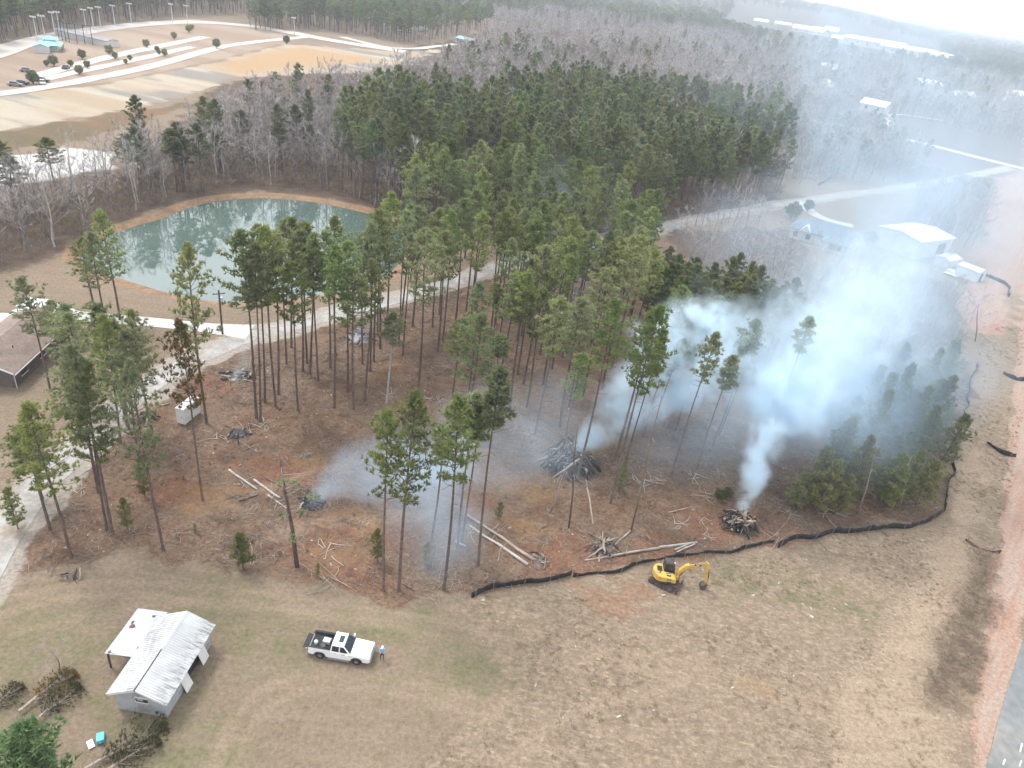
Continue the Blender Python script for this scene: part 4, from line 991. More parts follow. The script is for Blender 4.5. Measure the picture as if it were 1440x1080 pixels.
# far buildings: (photo pixel, length, width, angle, eave, ridge, label)
FARB = [((1228, 62), 110, 46, 1.05, 7, 10, "long pale hall with a white roof at the edge of the far town"), ((1275, 72), 90, 40, 1.0, 6, 9, "second long white roofed hall of the far town beside the grey water tank"),
        ((1040, 6), 100, 40, 1.2, 6, 9, "wide white roofed store at the far end of the town"), ((1085, 16), 80, 40, 1.25, 5, 8, "flat white roofed market hall in the far town"),
        ((1128, 40), 46, 24, 1.1, 5, 9, "gabled white house row end nearest the bare woods"), ((1150, 44), 40, 24, .6, 5, 10, "white gabled church hall before the far town"),
        ((1168, 42), 34, 22, 1.2, 5, 10, "tall gabled white house before the far town"), ((1185, 54), 46, 22, 1.0, 4, 7, "low white roofed house before the long hall"),
        ((1100, 32), 40, 22, 1.2, 4, 7, "low pale house above the bare woodland"), ((1070, 28), 36, 20, 1.1, 4, 7, "small pale house with a white roof above the bare woodland"),
        ((1180, 28), 70, 30, 1.15, 5, 8, "pale roofed strip of shops behind the town trees"), ((1310, 78), 50, 26, 1.0, 5, 8, "white roofed house at the end of the long halls"),
        ((1350, 86), 60, 28, .9, 5, 8, "pale house far off under the hazy sky"), ((1165, 124), 14, 10, .5, 3, 5, "small white house alone in the smoky woods"),
        ((1228, 152), 16, 9, .8, 3, 4.6, "white roofed house beside the curved lane"), ((1345, 140), 34, 12, 2.2, 4, 6, "long white roofed poultry house beyond the county road"),
        ((1300, 122), 26, 12, 2.0, 4, 6, "pale shed beyond the curved lane"), ((1430, 138), 22, 12, 1.2, 4, 6, "white house at the far side of the county road"), ((1165, 100), 18, 12, 1.2, 4, 6, "white roofed cabin deep in the grey woods")]
for (u, v), l, w, a, ev, rg, lab in FARB:
    p = gp(u, max(v + 6, 54 + (u - 1440) * .144 + 26)); gable_house("far_building", lab, "building", p[:2], a, w, l, ev * 1.7, rg * 1.7, far_wall_m, far_roof_m, .8, windows=6 if l > 60 else 2)
p = gp(657, 62); gable_house("farm_building", "teal and white farm building at the end of the pale lane", "building", p[:2], .9, 9, 16, 3.2, 4.4, far_wall_m, teal_m, .5, windows=3, door=True)
for k, (u, v) in enumerate(((562, 44), (570, 45), (577, 46), (585, 44), (592, 44), (598, 43))):
    p = gp(u, v); e = empty("trailer", (p[0], p[1], 0), rnd.uniform(.2, .6), "white farm trailer parked under the wide bare trees", "trailer", "white trailers by the farm")
    MB().box((0, 0, 1.9), (3.0, 6.5, 2.6)).build("body", roof_clean_m, e, bevel=.1)
    for s in (-1, 1): MB().tube([(s * 1.2 - .12, 0, .4), (s * 1.2 + .12, 0, .4)], .4, 10).build("wheel", dark_m, e)
for u, v, tv in ((545, 55, 14), (612, 55, 20), (625, 56, 18), (588, 62, 38), (604, 62, 40)):
    p = gp(u, v); tree("bare_tree", rnd.choice(BARE), p[0], p[1], min(20, height_from(u, v, tv)), "wide spreading leafless tree in the farm yard beside the pale lane", "bare tree", "leafless trees of the farm yard", sxy=1.6)

# ball park: pavilion, backstop, lamps, shrubs, cars
p = gp(72, 70); pv = empty("pavilion", (p[0], p[1], 0), .5, "teal roofed ball park pavilion", "pavilion")
pv.scale = (.6, .6, .6)
hip(MB(), 14, 18, 4.0, 7.5).build("roof", teal_m, pv); hip(MB(), 7, 8, 7.0, 9.5).build("cupola", teal_m, pv)
MB().box((0, 0, 1.9), (9, 12, 4.0)).build("wall", far_wall_m, pv)
for sx in (-1, 1):
    for sy in (-1, 0, 1): MB().box((sx * 7, sy * 8.6, 1.9), (.4, .4, 4)).build("post", post_m, pv)
p = gp(60, 73); flat = gable_house("snack_stand", "low teal roofed stand attached to the ball park pavilion", "building", p[:2], .5, 5, 7, 2.4, 3.4, far_wall_m, teal_m, .4)
p = gp(122, 58); bs = gable_house("dugout", "long low grey roofed dugout behind the pavilion", "dugout", p[:2], 1.2, 6, 34, 2.6, 3.2, far_wall_m, far_grey_m, .3)
p = gp(98, 60); bk = empty("backstop", (p[0], p[1], 0), -.2, "tall dark netted backstop beside the pavilion", "backstop")
for k in range(7): MB().tube([(-9 + 3 * k, abs(k - 3) * 1.2, 0), (-9 + 3 * k, abs(k - 3) * 1.2, 8)], .15, 5).build("post", dark_m, bk)
for k in range(6): MB().tube([(-9 + 3 * k, abs(k - 3) * 1.2, 7.9), (-6 + 3 * k, abs(k - 2) * 1.2, 7.9)], .1, 4).build("rail", dark_m, bk)
for k in range(6):
    a, b = Vector((-9 + 3 * k, abs(k - 3) * 1.2, 0)), Vector((-6 + 3 * k, abs(k - 2) * 1.2, 0))
    mb = MB()
    for j in range(8): mb.tube([a + Vector((0, 0, j)), b + Vector((0, 0, j))], .06, 3)
    for j in range(4): mb.tube([a.lerp(b, j / 4), a.lerp(b, j / 4) + Vector((0, 0, 7.8))], .05, 3)
    tag(mb.build("netting", far_grey_m, bk), kind="stuff")
lamp_m = mat("lamp_steel", (.60, .61, .62), .5, (.5, .5, .52), 1.0, metal=.2)
for u, v, tv in ((85, 50, 26), (122, 45, 29), (142, 40, 26), (162, 37, 14), (185, 33, 15), (243, 32, 6), (264, 34, 16), (53, 59, 45), (64, 57, 45), (78, 51, 36), (132, 42, 33), (414, 50, 30)):
    p = gp(u, v); h = min(19, max(10, height_from(u, v, tv)))
    e = empty("light_pole", (p[0], p[1], 0), rnd.uniform(-.5, .5), "tall steel ball field light pole along the pale curving road", "light pole", "ball field light poles")
    MB().tube([(0, 0, -.5), (0, 0, h)], [.26, .15], 6).build("pole", lamp_m, e)
    MB().box((0, 0, h - .3), (2.6, .16, .16)).build("crossarm", lamp_m, e)
    for k in range(3): MB().box((-1.0 + k * 1.0, -.3, h - .1), (.7, .5, .6)).build("lamp_head", trim_m, e)

def shrub(seed, n=70, tw=(1, .85)):
    R = random.Random(seed); cr, tr = MB(), MB()
    tr.tube([(0, 0, -.2), (0, 0, 1.0)], [.12, .08], 5, caps=False)
    for k in range(n):
        d = rvec(R); r = R.uniform(.35, 1.0) ** .5
        clump(cr, Vector((d.x * r, d.y * r, 1.15 + d.z * r * .95)), .2, R, 4, 5, .30, .11)
    return tr.mesh("trunk", [bark_m]), cr.mesh("crown", [needle_dark_m]), 2.2
SHRUB = [shrub(101), shrub(102)]
for u, v, h in ((76, 93, 7), (116, 83, 6.5), (154, 77, 7), (206, 67, 6.5), (221, 73, 4.5), (232, 79, 5.5), (100, 94, 4.5), (123, 96, 5), (162, 83, 5), (183, 85, 4), (177, 90, 3.5), (112, 105, 6), (47, 118, 8), (66, 93, 4), (245, 55, 6), (266, 46, 7), (270, 42, 5), (305, 68, 8), (403, 62, 8), (224, 77, 3.5)):
    p = gp(u, v); tree("round_shrub", rnd.choice(SHRUB), p[0], p[1], h * .55, "round dark evergreen planted around the ball park lots", "shrub", "round evergreens of the ball park", sxy=h * .22)
for u, v, h, lab in ((1112, 308, 5, "dark cone shaped shrub on the lawn of the slate roofed house"), (1135, 297, 3.5, "low round shrub beside the drive of the slate roofed house"), (60, 474, 2.2, "clipped green shrub at the corner of the brown roofed house"), (46, 488, 1.8, "low green shrub under the brown roofed house eave"), (72, 462, 2.4, "dark shrub by the walk of the brown roofed house"), (30, 500, 1.6, "small green shrub at the brick wall of the brown roofed house"), (1220, 345, 4, "dark shrub between the slate roofed house and barn"), (1010, 702, 1.5, "flattened green bush beside the smoking pile near the silt fence"), (1022, 698, 1.4, "small dark green bush behind the smoking pile near the silt fence")):
    p = gp(u, v); tree("green_shrub", rnd.choice(SHRUB), p[0], p[1], h, lab, "shrub", None, sxy=h * .42)
# utility pole by the drive
p = gp(313, 470); up_ = empty("utility_pole", (p[0], p[1], 0), .6, "wooden utility pole at the fork of the two drives", "utility pole")
hh_ = height_from(313, 470, 408)
MB().tube([(0, 0, -.4), (0, 0, hh_)], [.17, .12], 7).build("pole", post_m, up_)
MB().box((0, 0, hh_ - .6), (1.8, .1, .12)).build("crossarm", post_m, up_)
for s in (-.75, 0, .75): MB().tube([(s, 0, hh_ - .55), (s, 0, hh_ - .35)], .05, 6).build("insulator", far_grey_m, up_)
MB().tube([(.28, 0, hh_ - 2.0), (.28, 0, hh_ - 1.2)], .2, 8).build("transformer", lamp_m, up_)

# ------------------------------------------------------------------ pickup truck
white_paint = mat("white_paint", (.78, .79, .80), .3, (.74, .75, .76), .8, .02, spec=.5, coat=.3)
tyre_m = mat("tyre_rubber", (.022, .022, .024), .85, (.04, .036, .033), 3)
rim_m = mat("dark_rim", (.07, .07, .075), .4, metal=.5)
auto_glass = mat("auto_glass", (.02, .025, .032), .08, spec=.7)
liner_m = mat("bed_liner", (.028, .03, .034), .8, (.045, .046, .05), 3, .2)
chrome_m = mat("grey_trim", (.30, .31, .33), .4, metal=.5)
red_lens = mat("red_lens", (.35, .02, .015), .3)
lens_m = mat("clear_lens", (.62, .65, .68), .2, spec=.6)

def wheel(parent, x, y, r=.40, w=.28):
    t = MB().tube([(x, y - w / 2, r), (x, y - w * .42, r), (x, y + w * .42, r), (x, y + w / 2, r)], [r * .92, r, r, r * .92], 20).build("wheel", tyre_m, parent)
    s = -1 if y < 0 else 1
    MB().tube([(x, y + s * (w / 2 - .02), r), (x, y + s * (w / 2 + .012), r)], [r * .60, r * .55], 14).build("rim", rim_m, t)
    for k in range(6):
        a = k * math.pi / 3
        MB().box((0, 0, 0), (r * .5, .03, .055)).xf(Matrix.Translation((x + math.cos(a) * r * .28, y + s * (w / 2 + .02), r + math.sin(a) * r * .28)) @ Matrix.Rotation(-a, 4, 'Y')).build("spoke", chrome_m, t)
    return t

p = gp(475, 918); tk = empty("pickup_truck", (*gp(480.3, 918.3)[:2], gz(*gp(480.3, 918.3)[:2])), math.radians(-2.0), "white crew cab pickup truck with open tailgate parked on the lawn", "pickup truck")
HW = .97
def arch(xc, r=.50, n=8): return [(xc + math.cos(math.pi - math.pi * k / n) * r, .42 + math.sin(math.pi * k / n) * r * .92) for k in range(n + 1)]
low = [(-2.75, .55), (-2.72, .5)] + [(-2.3, .42)] + arch(-1.68) + [(-1.1, .38), (1.05, .38)] + arch(1.64) + [(2.2, .42), (2.72, .45), (2.82, .62), (2.80, .95), (2.70, 1.04), (1.0, 1.16), (-.72, 1.16), (-.75, .92), (-2.75, .92)]
body = MB().prism(low, -HW, HW).build("body", white_paint, tk, bevel=.05)
hood = MB().add([(1.0, -.93, 1.14), (2.66, -.86, 1.00), (2.66, .86, 1.00), (1.0, .93, 1.14), (1.0, -.80, 1.22), (2.55, -.70, 1.08), (2.55, .70, 1.08), (1.0, .80, 1.22)], [(0, 1, 5, 4), (1, 2, 6, 5), (2, 3, 7, 6), (3, 0, 4, 7), (4, 5, 6, 7), (3, 2, 1, 0)]).build("hood", white_paint, tk, bevel=.05)
# cab: lower belt to roof, tapered
cabv = [(-.78, -.95, 1.1), (1.12, -.95, 1.1), (1.12, .95, 1.1), (-.78, .95, 1.1), (-.66, -.74, 1.86), (.38, -.74, 1.88), (.38, .74, 1.88), (-.66, .74, 1.86)]
cab = MB().add(cabv, [(3, 2, 1, 0), (4, 5, 6, 7), (0, 1, 5, 4), (1, 2, 6, 5), (2, 3, 7, 6), (3, 0, 4, 7)]).build("cab", white_paint, tk, bevel=.06, seg=3)
def quad_on(name, pts, m, parent, off):
    off = Vector(off); vs = [Vector(q) + off for q in pts]; n = len(vs)
    back = [v - off * 1.6 for v in vs]
    return MB().add(vs + back, [tuple(range(n)), tuple(range(2 * n - 1, n - 1, -1))] + [(i, i + n, (i + 1) % n + n, (i + 1) % n) for i in range(n)]).build(name, m, parent)
quad_on("windshield", [(1.06, -.86, 1.18), (1.06, .86, 1.18), (.46, .70, 1.80), (.46, -.70, 1.80)], auto_glass, tk, (.02, 0, .02))
quad_on("rear_window", [(-.76, -.72, 1.25), (-.76, .72, 1.25), (-.68, .62, 1.76), (-.68, -.62, 1.76)], auto_glass, tk, (-.02, 0, .005))
for s in (-1, 1):
    def sd(x, z): 
        return (x, s * (.95 - .21 * (z - 1.1) / .77), z)
    quad_on("window", [sd(-.62, 1.24), sd(.02, 1.24), sd(.02, 1.74), sd(-.58, 1.74)], auto_glass, tk, (0, s * .02, .005))
    quad_on("window", [sd(.12, 1.24), sd(.88, 1.24), sd(.42, 1.74), sd(.12, 1.74)], auto_glass, tk, (0, s * .02, .005))
    mr = MB().box((.85, s * 1.13, 1.30), (.16, .26, .2)).build("mirror", white_paint, tk, bevel=.03)
    MB().box((.85, s * 1.0, 1.25), (.06, .14, .05)).build("mirror_arm", liner_m, mr)
    MB().box((0, s * .995, .34), (1.9, .14, .06)).build("running_board", chrome_m, tk)
    for x in (-.3, .45): MB().box((x, s * .975, 1.02), (.2, .03, .04)).build("door_handle", chrome_m, tk)
    MB().box((-1.72, s * .90, 1.10), (2.0, .14, .40)).build("bed_side", white_paint, tk, bevel=.03)
    MB().box((-1.72, s * .90, 1.315), (1.96, .12, .03)).build("bed_rail", liner_m, tk)
    MB().box((2.68, s * .68, .88), (.18, .38, .2)).build("headlight", lens_m, tk, bevel=.03)
    MB().box((-2.74, s * .90, 1.08), (.06, .13, .36)).build("taillight", red_lens, tk)
    for x in (-1.68, 1.64): wheel(tk, x, s * .84)
    for x in (-1.68, 1.64):
        mb = MB(); n = 10
        for k in range(n):
            a0, a1 = math.pi * k / n, math.pi * (k + 1) / n
            q = [(x + math.cos(a) * r, s * .985, .42 + math.sin(a) * r * .95) for a, r in ((a0, .47), (a1, .47), (a1, .545), (a0, .545))]
            mb.add(q, [(0, 1, 2, 3)])
        mb.build("wheel_arch", liner_m, tk)
MB().box((-1.73, 0, .945), (1.92, 1.62, .05)).build("bed_floor", liner_m, tk)
MB().box((-.80, 0, 1.12), (.06, 1.66, .36)).box((-1.73, -.815, 1.13), (1.9, .03, .34)).box((-1.73, .815, 1.13), (1.9, .03, .34)).build("bed_liner", liner_m, tk)
tg = MB().box((-3.02, 0, .93), (.50, 1.6, .07)).build("tailgate", liner_m, tk, bevel=.02)
MB().box((-2.92, 0, .93), (.2, 1.64, .05)).build("hinge_edge", white_paint, tg)
MB().box((-2.85, 0, .55), (.22, 1.8, .2)).build("rear_bumper", chrome_m, tk, bevel=.04)
MB().box((2.84, 0, .60), (.12, 1.86, .26)).build("front_bumper", chrome_m, tk, bevel=.05)
MB().box((2.77, 0, .88), (.06, .95, .2)).build("grille", liner_m, tk)
MB().box((.05, -.0, 1.885), (.42, .72, .02)).build("sunroof", auto_glass, tk)
MB().box((-.30, .62, 1.9), (.05, .05, .03)).build("roof_marker", chrome_m, tk)
# load in the bed
def at_truck(v): 
    return tk.matrix_basis @ Vector(v)
bpy.context.view_layer.update()
box_grey = mat("pale_plastic", (.55, .58, .66), .6, (.48, .5, .58), 2)
olive_m = mat("olive_canvas", (.10, .11, .08), .9, (.14, .14, .11), 4, .3)
o = MB().box((0, 0, .16), (.62, .46, .30)).box((0, 0, .33), (.66, .50, .05)).build("storage_tote", box_grey); o.location = at_truck((-1.35, .1, .975)); o.rotation_euler[2] = -.1
tag(o, "pale grey storage tote in the bed of the white pickup", "tote")
mb = MB(); R = random.Random(9)
for k in range(5): mb.tube([(R.uniform(-.35, .35), R.uniform(-.2, .2), .0), (R.uniform(-.2, .2), R.uniform(-.15, .15), .16), (R.uniform(-.35, .35), R.uniform(-.2, .2), .04)], [.10, .16, .08], 7)
o = mb.build("tarp_bundle", olive_m, smooth=True); o.location = at_truck((-1.5, -.4, .975)); tag(o, "crumpled olive tarp bundle in the pickup bed", "tarp")
o = MB().tube([(0, 0, 0), (0, 0, .30), (.03, 0, .36)], [.16, .17, .07], 10).build("water_jug", mat("milky_plastic", (.6, .64, .62), .4)); o.location = at_truck((-2.25, -.2, .975)); tag(o, "milky plastic jug near the open tailgate in the pickup bed", "jug")

# ------------------------------------------------------------------ person with a controller
def skin_person(loc, rz):
    V_, E_, Rd = [], [], []
    def vtx(p, r, link=None):
        V_.append(p); Rd.append(r if isinstance(r, tuple) else (r, r))
        if link is not None: E_.append((link, len(V_) - 1))
        return len(V_) - 1
    pel = vtx((0, 0, .96), (.165, .125)); wst = vtx((0, .01, 1.10), (.15, .115), pel); chest = vtx((0, .01, 1.30), (.185, .13), wst); shc = vtx((0, 0, 1.44), (.14, .10), chest)
    neck = vtx((0, -.005, 1.52), .058, shc); hd0 = vtx((0, -.02, 1.60), (.075, .085), neck); hd1 = vtx((0, -.02, 1.68), (.085, .10), hd0); vtx((0, -.015, 1.755), .05, hd1)
    vtx((0, -.125, 1.635), .016, hd0)                                # nose
    for s in (-1, 1):
        sh = vtx((s * .20, 0, 1.42), .062, shc); el = vtx((s * .25, -.05, 1.16), .046, sh); wr = vtx((s * .11, -.27, 1.13), .032, el)
        pm = vtx((s * .07, -.33, 1.14), (.034, .022), wr)
        for k in range(4):
            f0 = vtx((s * (.05 - .004 * k), -.36 + .012 * k, 1.165 - .02 * k), .010, pm); vtx((s * .012, -.37 + .012 * k, 1.17 - .02 * k), .008, f0)
        th = vtx((s * .075, -.345, 1.18), .011, pm); vtx((s * .045, -.36, 1.20), .009, th)
        hp_ = vtx((s * .095, 0, .90), .095, pel); kn = vtx((s * .12, -.015, .50), .062, hp_); an = vtx((s * .135, .02, .10), .043, kn)
        vtx((s * .14, .04, .055), .045, an); vtx((s * .15, -.13, .045), (.045, .032), len(V_) - 1)
    me = bpy.data.meshes.new("person_skin"); me.from_pydata(V_, E_, [])
    o = bpy.data.objects.new("person_skin", me); COL.objects.link(o)
    sk = o.modifiers.new("skin", 'SKIN'); sk.use_smooth_shade = True
    for i, r in enumerate(Rd): me.skin_vertices[0].data[i].radius = r
    me.skin_vertices[0].data[0].use_root = True
    ss = o.modifiers.new("sub", 'SUBSURF'); ss.levels = ss.render_levels = 2
    bpy.context.view_layer.update()
    out = bpy.data.meshes.new_from_object(o.evaluated_get(bpy.context.evaluated_depsgraph_get()))
    bpy.data.objects.remove(o); out.name = "body"
    skin_c = mat("skin", (.42, .27, .20), .6); shirt = mat("light_blue_shirt", (.24, .44, .62), .9, (.20, .38, .56), 6, .1); jeans = mat("dark_jeans", (.055, .065, .085), .9, (.07, .08, .10), 6, .1); shoe = mat("brown_boots", (.07, .05, .04), .8)
    out.materials.clear()
    for m_ in (skin_c, shirt, jeans, shoe): out.materials.append(m_)
    idx = []
    for f in out.polygons:
        c_ = f.center
        if c_.z > 1.50 or (c_.y < -.17 and 1.0 < c_.z < 1.3): idx.append(0)
        elif c_.z < .12: idx.append(3)
        elif c_.z < .97: idx.append(2)
        else: idx.append(1)
    out.polygons.foreach_set("material_index", idx)
    e = empty("person", loc, rz, "person in light blue shirt and white cap standing before the pickup holding a controller", "person")
    link_mesh("body", out, e)
    cap = mat("white_cap", (.75, .76, .76), .8)
    mb = MB()
    for k in range(4):
        pass
    mb.tube([(0, -.018, 1.675), (0, -.018, 1.70), (0, -.018, 1.74), (0, -.018, 1.775), (0, -.018, 1.79)], [.118, .118, .105, .065, .012], 14)
    mb.add([(-.085, -.10, 1.685), (.085, -.10, 1.685), (.06, -.215, 1.67), (-.06, -.215, 1.67), (-.085, -.10, 1.70), (.085, -.10, 1.70), (.06, -.215, 1.685), (-.06, -.215, 1.685)], [(3, 2, 1, 0), (4, 5, 6, 7), (0, 1, 5, 4), (1, 2, 6, 5), (2, 3, 7, 6), (3, 0, 4, 7)])
    mb.build("cap", cap, e, smooth=False)
    for s in (-1, 1):
        MB().tube([(s * .035, -.112, 1.655), (s * .035, -.120, 1.655)], .012, 8).build("eye", dark_m, e)
        MB().tube([(s * .098, -.01, 1.63), (s * .11, -.01, 1.65), (s * .098, -.005, 1.67)], [.012, .02, .012], 6).build("ear", skin_c, e)
    MB().box((0, -.103, 1.585), (.05, .02, .012)).build("mouth", mat("lips", (.30, .14, .12), .6), e)
    return e
pp = on(537, 927)
person = skin_person((pp[0], pp[1], pp[2]), math.radians(8))
bpy.context.view_layer.update()
ctl = MB().box((0, 0, 0), (.20, .05, .11)).tube([(-.07, 0, .05), (-.08, .0, .16)], .008, 5).tube([(.07, 0, .05), (.08, 0, .16)], .008, 5).build("controller", dark_m)
ctl.location = person.matrix_world @ Vector((0, -.40, 1.14)); ctl.rotation_euler = (-.6, 0, math.radians(8)); tag(ctl, "black remote controller held by the person before the pickup", "controller")

# ------------------------------------------------------------------ excavator
cat_y = mat("excavator_yellow", (.62, .40, .075), .45, (.55, .35, .07), 1.0, .08, dirt=(.30, .20, .11), dscale=1.6, spec=.4)
steel_d = mat("dark_steel", (.045, .043, .042), .7, (.09, .07, .055), 2, .25)
steel_g = mat("worn_steel", (.16, .15, .15), .5, (.11, .09, .08), 3, .2, metal=.4)
cab_m = mat("cab_black", (.03, .032, .038), .5, (.045, .047, .05), 2)
EX = tuple(gp(932.4, 817.8)[:2])
ez = gz(*EX)
ex = empty("excavator", (EX[0], EX[1], ez), 0, "yellow mini excavator with black cab beside the black silt fence", "excavator")
uy = math.radians(-28)
RU = Matrix.Rotation(uy, 4, 'Z')
for s in (-1, 1):
    prof = [(-1.40, .30), (-1.25, .02), (1.25, .02), (1.40, .30), (1.25, .58), (-1.25, .60)]
    trk = MB().prism([(x, z) for x, z in prof], s * .92 - .22, s * .92 + .22).xf(RU).build("track", steel_d, ex, bevel=.08)
    for k in range(16):
        for zz in (.02, .60):
            MB().box((-1.15 + k * .153, s * .92, zz), (.06, .46, .035)).xf(RU).build("track_pad", steel_d, trk)
    for k in range(5): MB().tube([(-.9 + k * .45, s * (.92 + .225), .22), (-.9 + k * .45, s * (.92 + .25), .22)], .13, 10).xf(RU).build("roller", steel_g, trk)
    for x in (-1.15, 1.15): MB().tube([(x, s * (.92 + .225), .31), (x, s * (.92 + .26), .31)], .22, 12).xf(RU).build("sprocket", steel_g, trk)
MB().box((0, 0, .42), (1.6, 1.5, .3)).xf(RU).build("undercarriage", steel_d, ex)
bl_ = MB().prism([(1.75, .08), (1.85, .15), (1.82, .60), (1.72, .60), (1.70, .2)], -1.1, 1.1).xf(RU).build("dozer_blade", steel_d, ex)
MB().tube([(1.0, .5, .38), (1.75, .5, .3)], .07, 6).tube([(1.0, -.5, .38), (1.75, -.5, .3)], .07, 6).xf(RU).build("blade_arm", steel_d, bl_)
MB().tube([(0, 0, .55), (0, 0, .78)], .62, 18).build("swing_ring", steel_d, ex)
def rounded(x0, x1, y0, y1, tail=.55, n=8):
    pts = [(x1, y0), (x1, y1)]
    yc, rx, ry = (y0 + y1) / 2, tail, (y1 - y0) / 2
    for k in range(n + 1):
        a = math.pi / 2 + math.pi * k / n
        pts.append((x0 + rx + math.cos(a) * rx, yc + math.sin(a) * ry))
    return pts
MB().prism(rounded(-1.35, 1.05, -1.05, 1.05, .7), .78, .95, axis='z').build("deck", steel_d, ex)
MB().prism(rounded(-1.40, -.25, -1.05, 1.05, .75), .93, 1.62, axis='z').build("counterweight", cat_y, ex, bevel=.10, seg=3)
MB().prism([(-.30, .93), (1.02, .93), (1.02, 1.25), (.75, 1.52), (-.30, 1.62)], -1.05, -.12).build("engine_hood", cat_y, ex, bevel=.07, seg=3)
MB().box((-.72, .2, 1.66), (.5, .7, .07)).build("air_vent", dark_m, ex)
MB().tube([(-.75, -.45, 1.6), (-.75, -.45, 1.86)], .05, 8).build("exhaust", steel_d, ex)
lp = MB().box((.25, -1.07, 1.20), (.44, .03, .44)).build("emblem_plate", dark_m, ex)
def letters(txt, size, name, parent, mtx, m):
    c_ = bpy.data.curves.new(name, 'FONT'); c_.body = txt; c_.size = size; c_.align_x = 'CENTER'; c_.align_y = 'CENTER'; c_.extrude = .006; c_.offset = .012
    t_ = bpy.data.objects.new(name, c_); COL.objects.link(t_); bpy.context.view_layer.update()
    me = bpy.data.meshes.new_from_object(t_.evaluated_get(bpy.context.evaluated_depsgraph_get())); bpy.data.objects.remove(t_)
    me.materials.clear(); me.materials.append(m)
    o_ = link_mesh(name, me, parent); o_.matrix_local = mtx
    return o_
letters("CAT", .21, "lettering", lp, Matrix.Translation((.25, -1.092, 1.22)) @ Matrix.Rotation(math.pi / 2, 4, 'X'), trim_m)
lp2 = MB().box((.18, -.55, 1.598), (.46, .46, .03), rx=0).xf(Matrix.Translation((.18, -.55, 1.6)) @ Matrix.Rotation(math.radians(6), 4, 'Y') @ Matrix.Translation((-.18, .55, -1.6))).build("emblem_plate", dark_m, ex)
letters("CAT", .2, "lettering", lp2, Matrix.Translation((.18, -.55, 1.635)) @ Matrix.Rotation(math.radians(6), 4, 'Y'), trim_m)
# cab on the far side
cabn = MB().add([(-.28, .0, .93), (1.02, .0, .93), (1.02, 1.04, .93), (-.28, 1.04, .93), (-.22, .06, 2.50), (.72, .06, 2.50), (.72, .98, 2.50), (-.22, .98, 2.50)], [(3, 2, 1, 0), (4, 5, 6, 7), (0, 1, 5, 4), (1, 2, 6, 5), (2, 3, 7, 6), (3, 0, 4, 7)]).build("cab", cab_m, ex, bevel=.05)
quad_on("windshield", [(.99, .1, 1.15), (.99, .94, 1.15), (.75, .90, 2.38), (.75, .14, 2.38)], auto_glass, cabn, (.02, 0, .005))
quad_on("window", [(-.18, .018, 1.5), (.85, .018, 1.5), (.68, .055, 2.38), (-.16, .055, 2.38)], auto_glass, cabn, (0, -.015, 0))
MB().box((.25, .52, 2.53), (1.0, .98, .06)).build("cab_roof", steel_d, cabn, bevel=.03)
MB().box((.72, .3, 2.58), (.12, .16, .08)).build("work_light", lens_m, cabn)
MB().tube([(1.0, -.02, 1.2), (1.12, -.22, 1.35), (1.12, -.22, 1.7)], .025, 6).build("mirror_arm", steel_d, cabn)
# boom: curved box section running to +x, slightly up, then stick down and bucket
def boxbeam(name, path, wid, dep, m, parent):
    """tapered box section along a path in the x-z plane (local y constant)"""
    mb = MB(); rings = []
    for i, (x, y, z) in enumerate(path):
        a = Vector(path[max(i - 1, 0)]); b = Vector(path[min(i + 1, len(path) - 1)]); t = (b - a).normalized(); n = Vector((-t.z, 0, t.x))
        d = dep[i] / 2; w = wid[i] / 2
        for sy, sn in ((-1, -1), (1, -1), (1, 1), (-1, 1)): mb.v.append((x + n.x * d * sn, y + sy * w, z + n.z * d * sn))
    for i in range(len(path) - 1):
        for k in range(4): mb.f.append((i * 4 + k, i * 4 + (k + 1) % 4, (i + 1) * 4 + (k + 1) % 4, (i + 1) * 4 + k)); mb.m.append(0)
    e_ = (len(path) - 1) * 4
    mb.f += [(3, 2, 1, 0), (e_, e_ + 1, e_ + 2, e_ + 3)]; mb.m += [0, 0]
    return mb.build(name, m, parent, bevel=.03)
YB = -.05
MB().box((1.15, YB, 1.0), (.5, .5, .55)).build("swing_bracket", cat_y, ex, bevel=.05)
boom = boxbeam("boom", [(1.15, YB, 1.15), (1.42, YB, 2.0), (1.95, YB, 2.72), (2.95, YB, 3.18), (3.95, YB, 3.38)], [.28, .32, .34, .30, .24], [.26, .42, .46, .38, .26], cat_y, ex)
stick = boxbeam("stick", [(3.72, YB, 3.66), (3.95, YB, 3.38), (4.2, YB, 2.0), (4.40, YB, .72)], [.20, .26, .24, .20], [.2, .38, .30, .18], cat_y, ex)
MB().tube([(1.35, YB, 1.0), (1.72, YB, 1.7)], .07, 8).tube([(1.72, YB, 1.7), (2.05, YB, 2.5)], .045, 8).build("boom_cylinder", steel_g, boom)
MB().tube([(2.1, YB, 3.05), (3.0, YB, 3.5)], .07, 8).tube([(3.0, YB, 3.5), (3.72, YB, 3.66)], .04, 8).build("stick_cylinder", steel_g, boom)
MB().box((2.95, YB - .16, 3.18), (.7, .02, .2)).build("decal", dark_m, boom)
letters("308", .2, "lettering", boom, Matrix.Translation((2.95, YB - .178, 3.18)) @ Matrix.Rotation(math.pi / 2, 4, 'X'), trim_m)
MB().tube([(4.30, YB, 2.6), (4.50, YB, 1.6)], .06, 8).tube([(4.50, YB, 1.6), (4.62, YB, .95)], .035, 8).build("bucket_cylinder", steel_d, stick)
MB().tube([(4.62, YB, .95), (4.40, YB, .80)], .04, 6).tube([(4.62, YB, .95), (4.52, YB, .55)], .04, 6).build("link", cat_y, stick)
bk_ = MB().prism([(4.60, .68), (4.30, .72), (3.98, .48), (3.92, .12), (4.10, .0), (4.14, .05), (4.02, .18), (4.08, .44), (4.32, .62), (4.52, .60)], YB - .35, YB + .35).build("bucket", steel_d, ex)
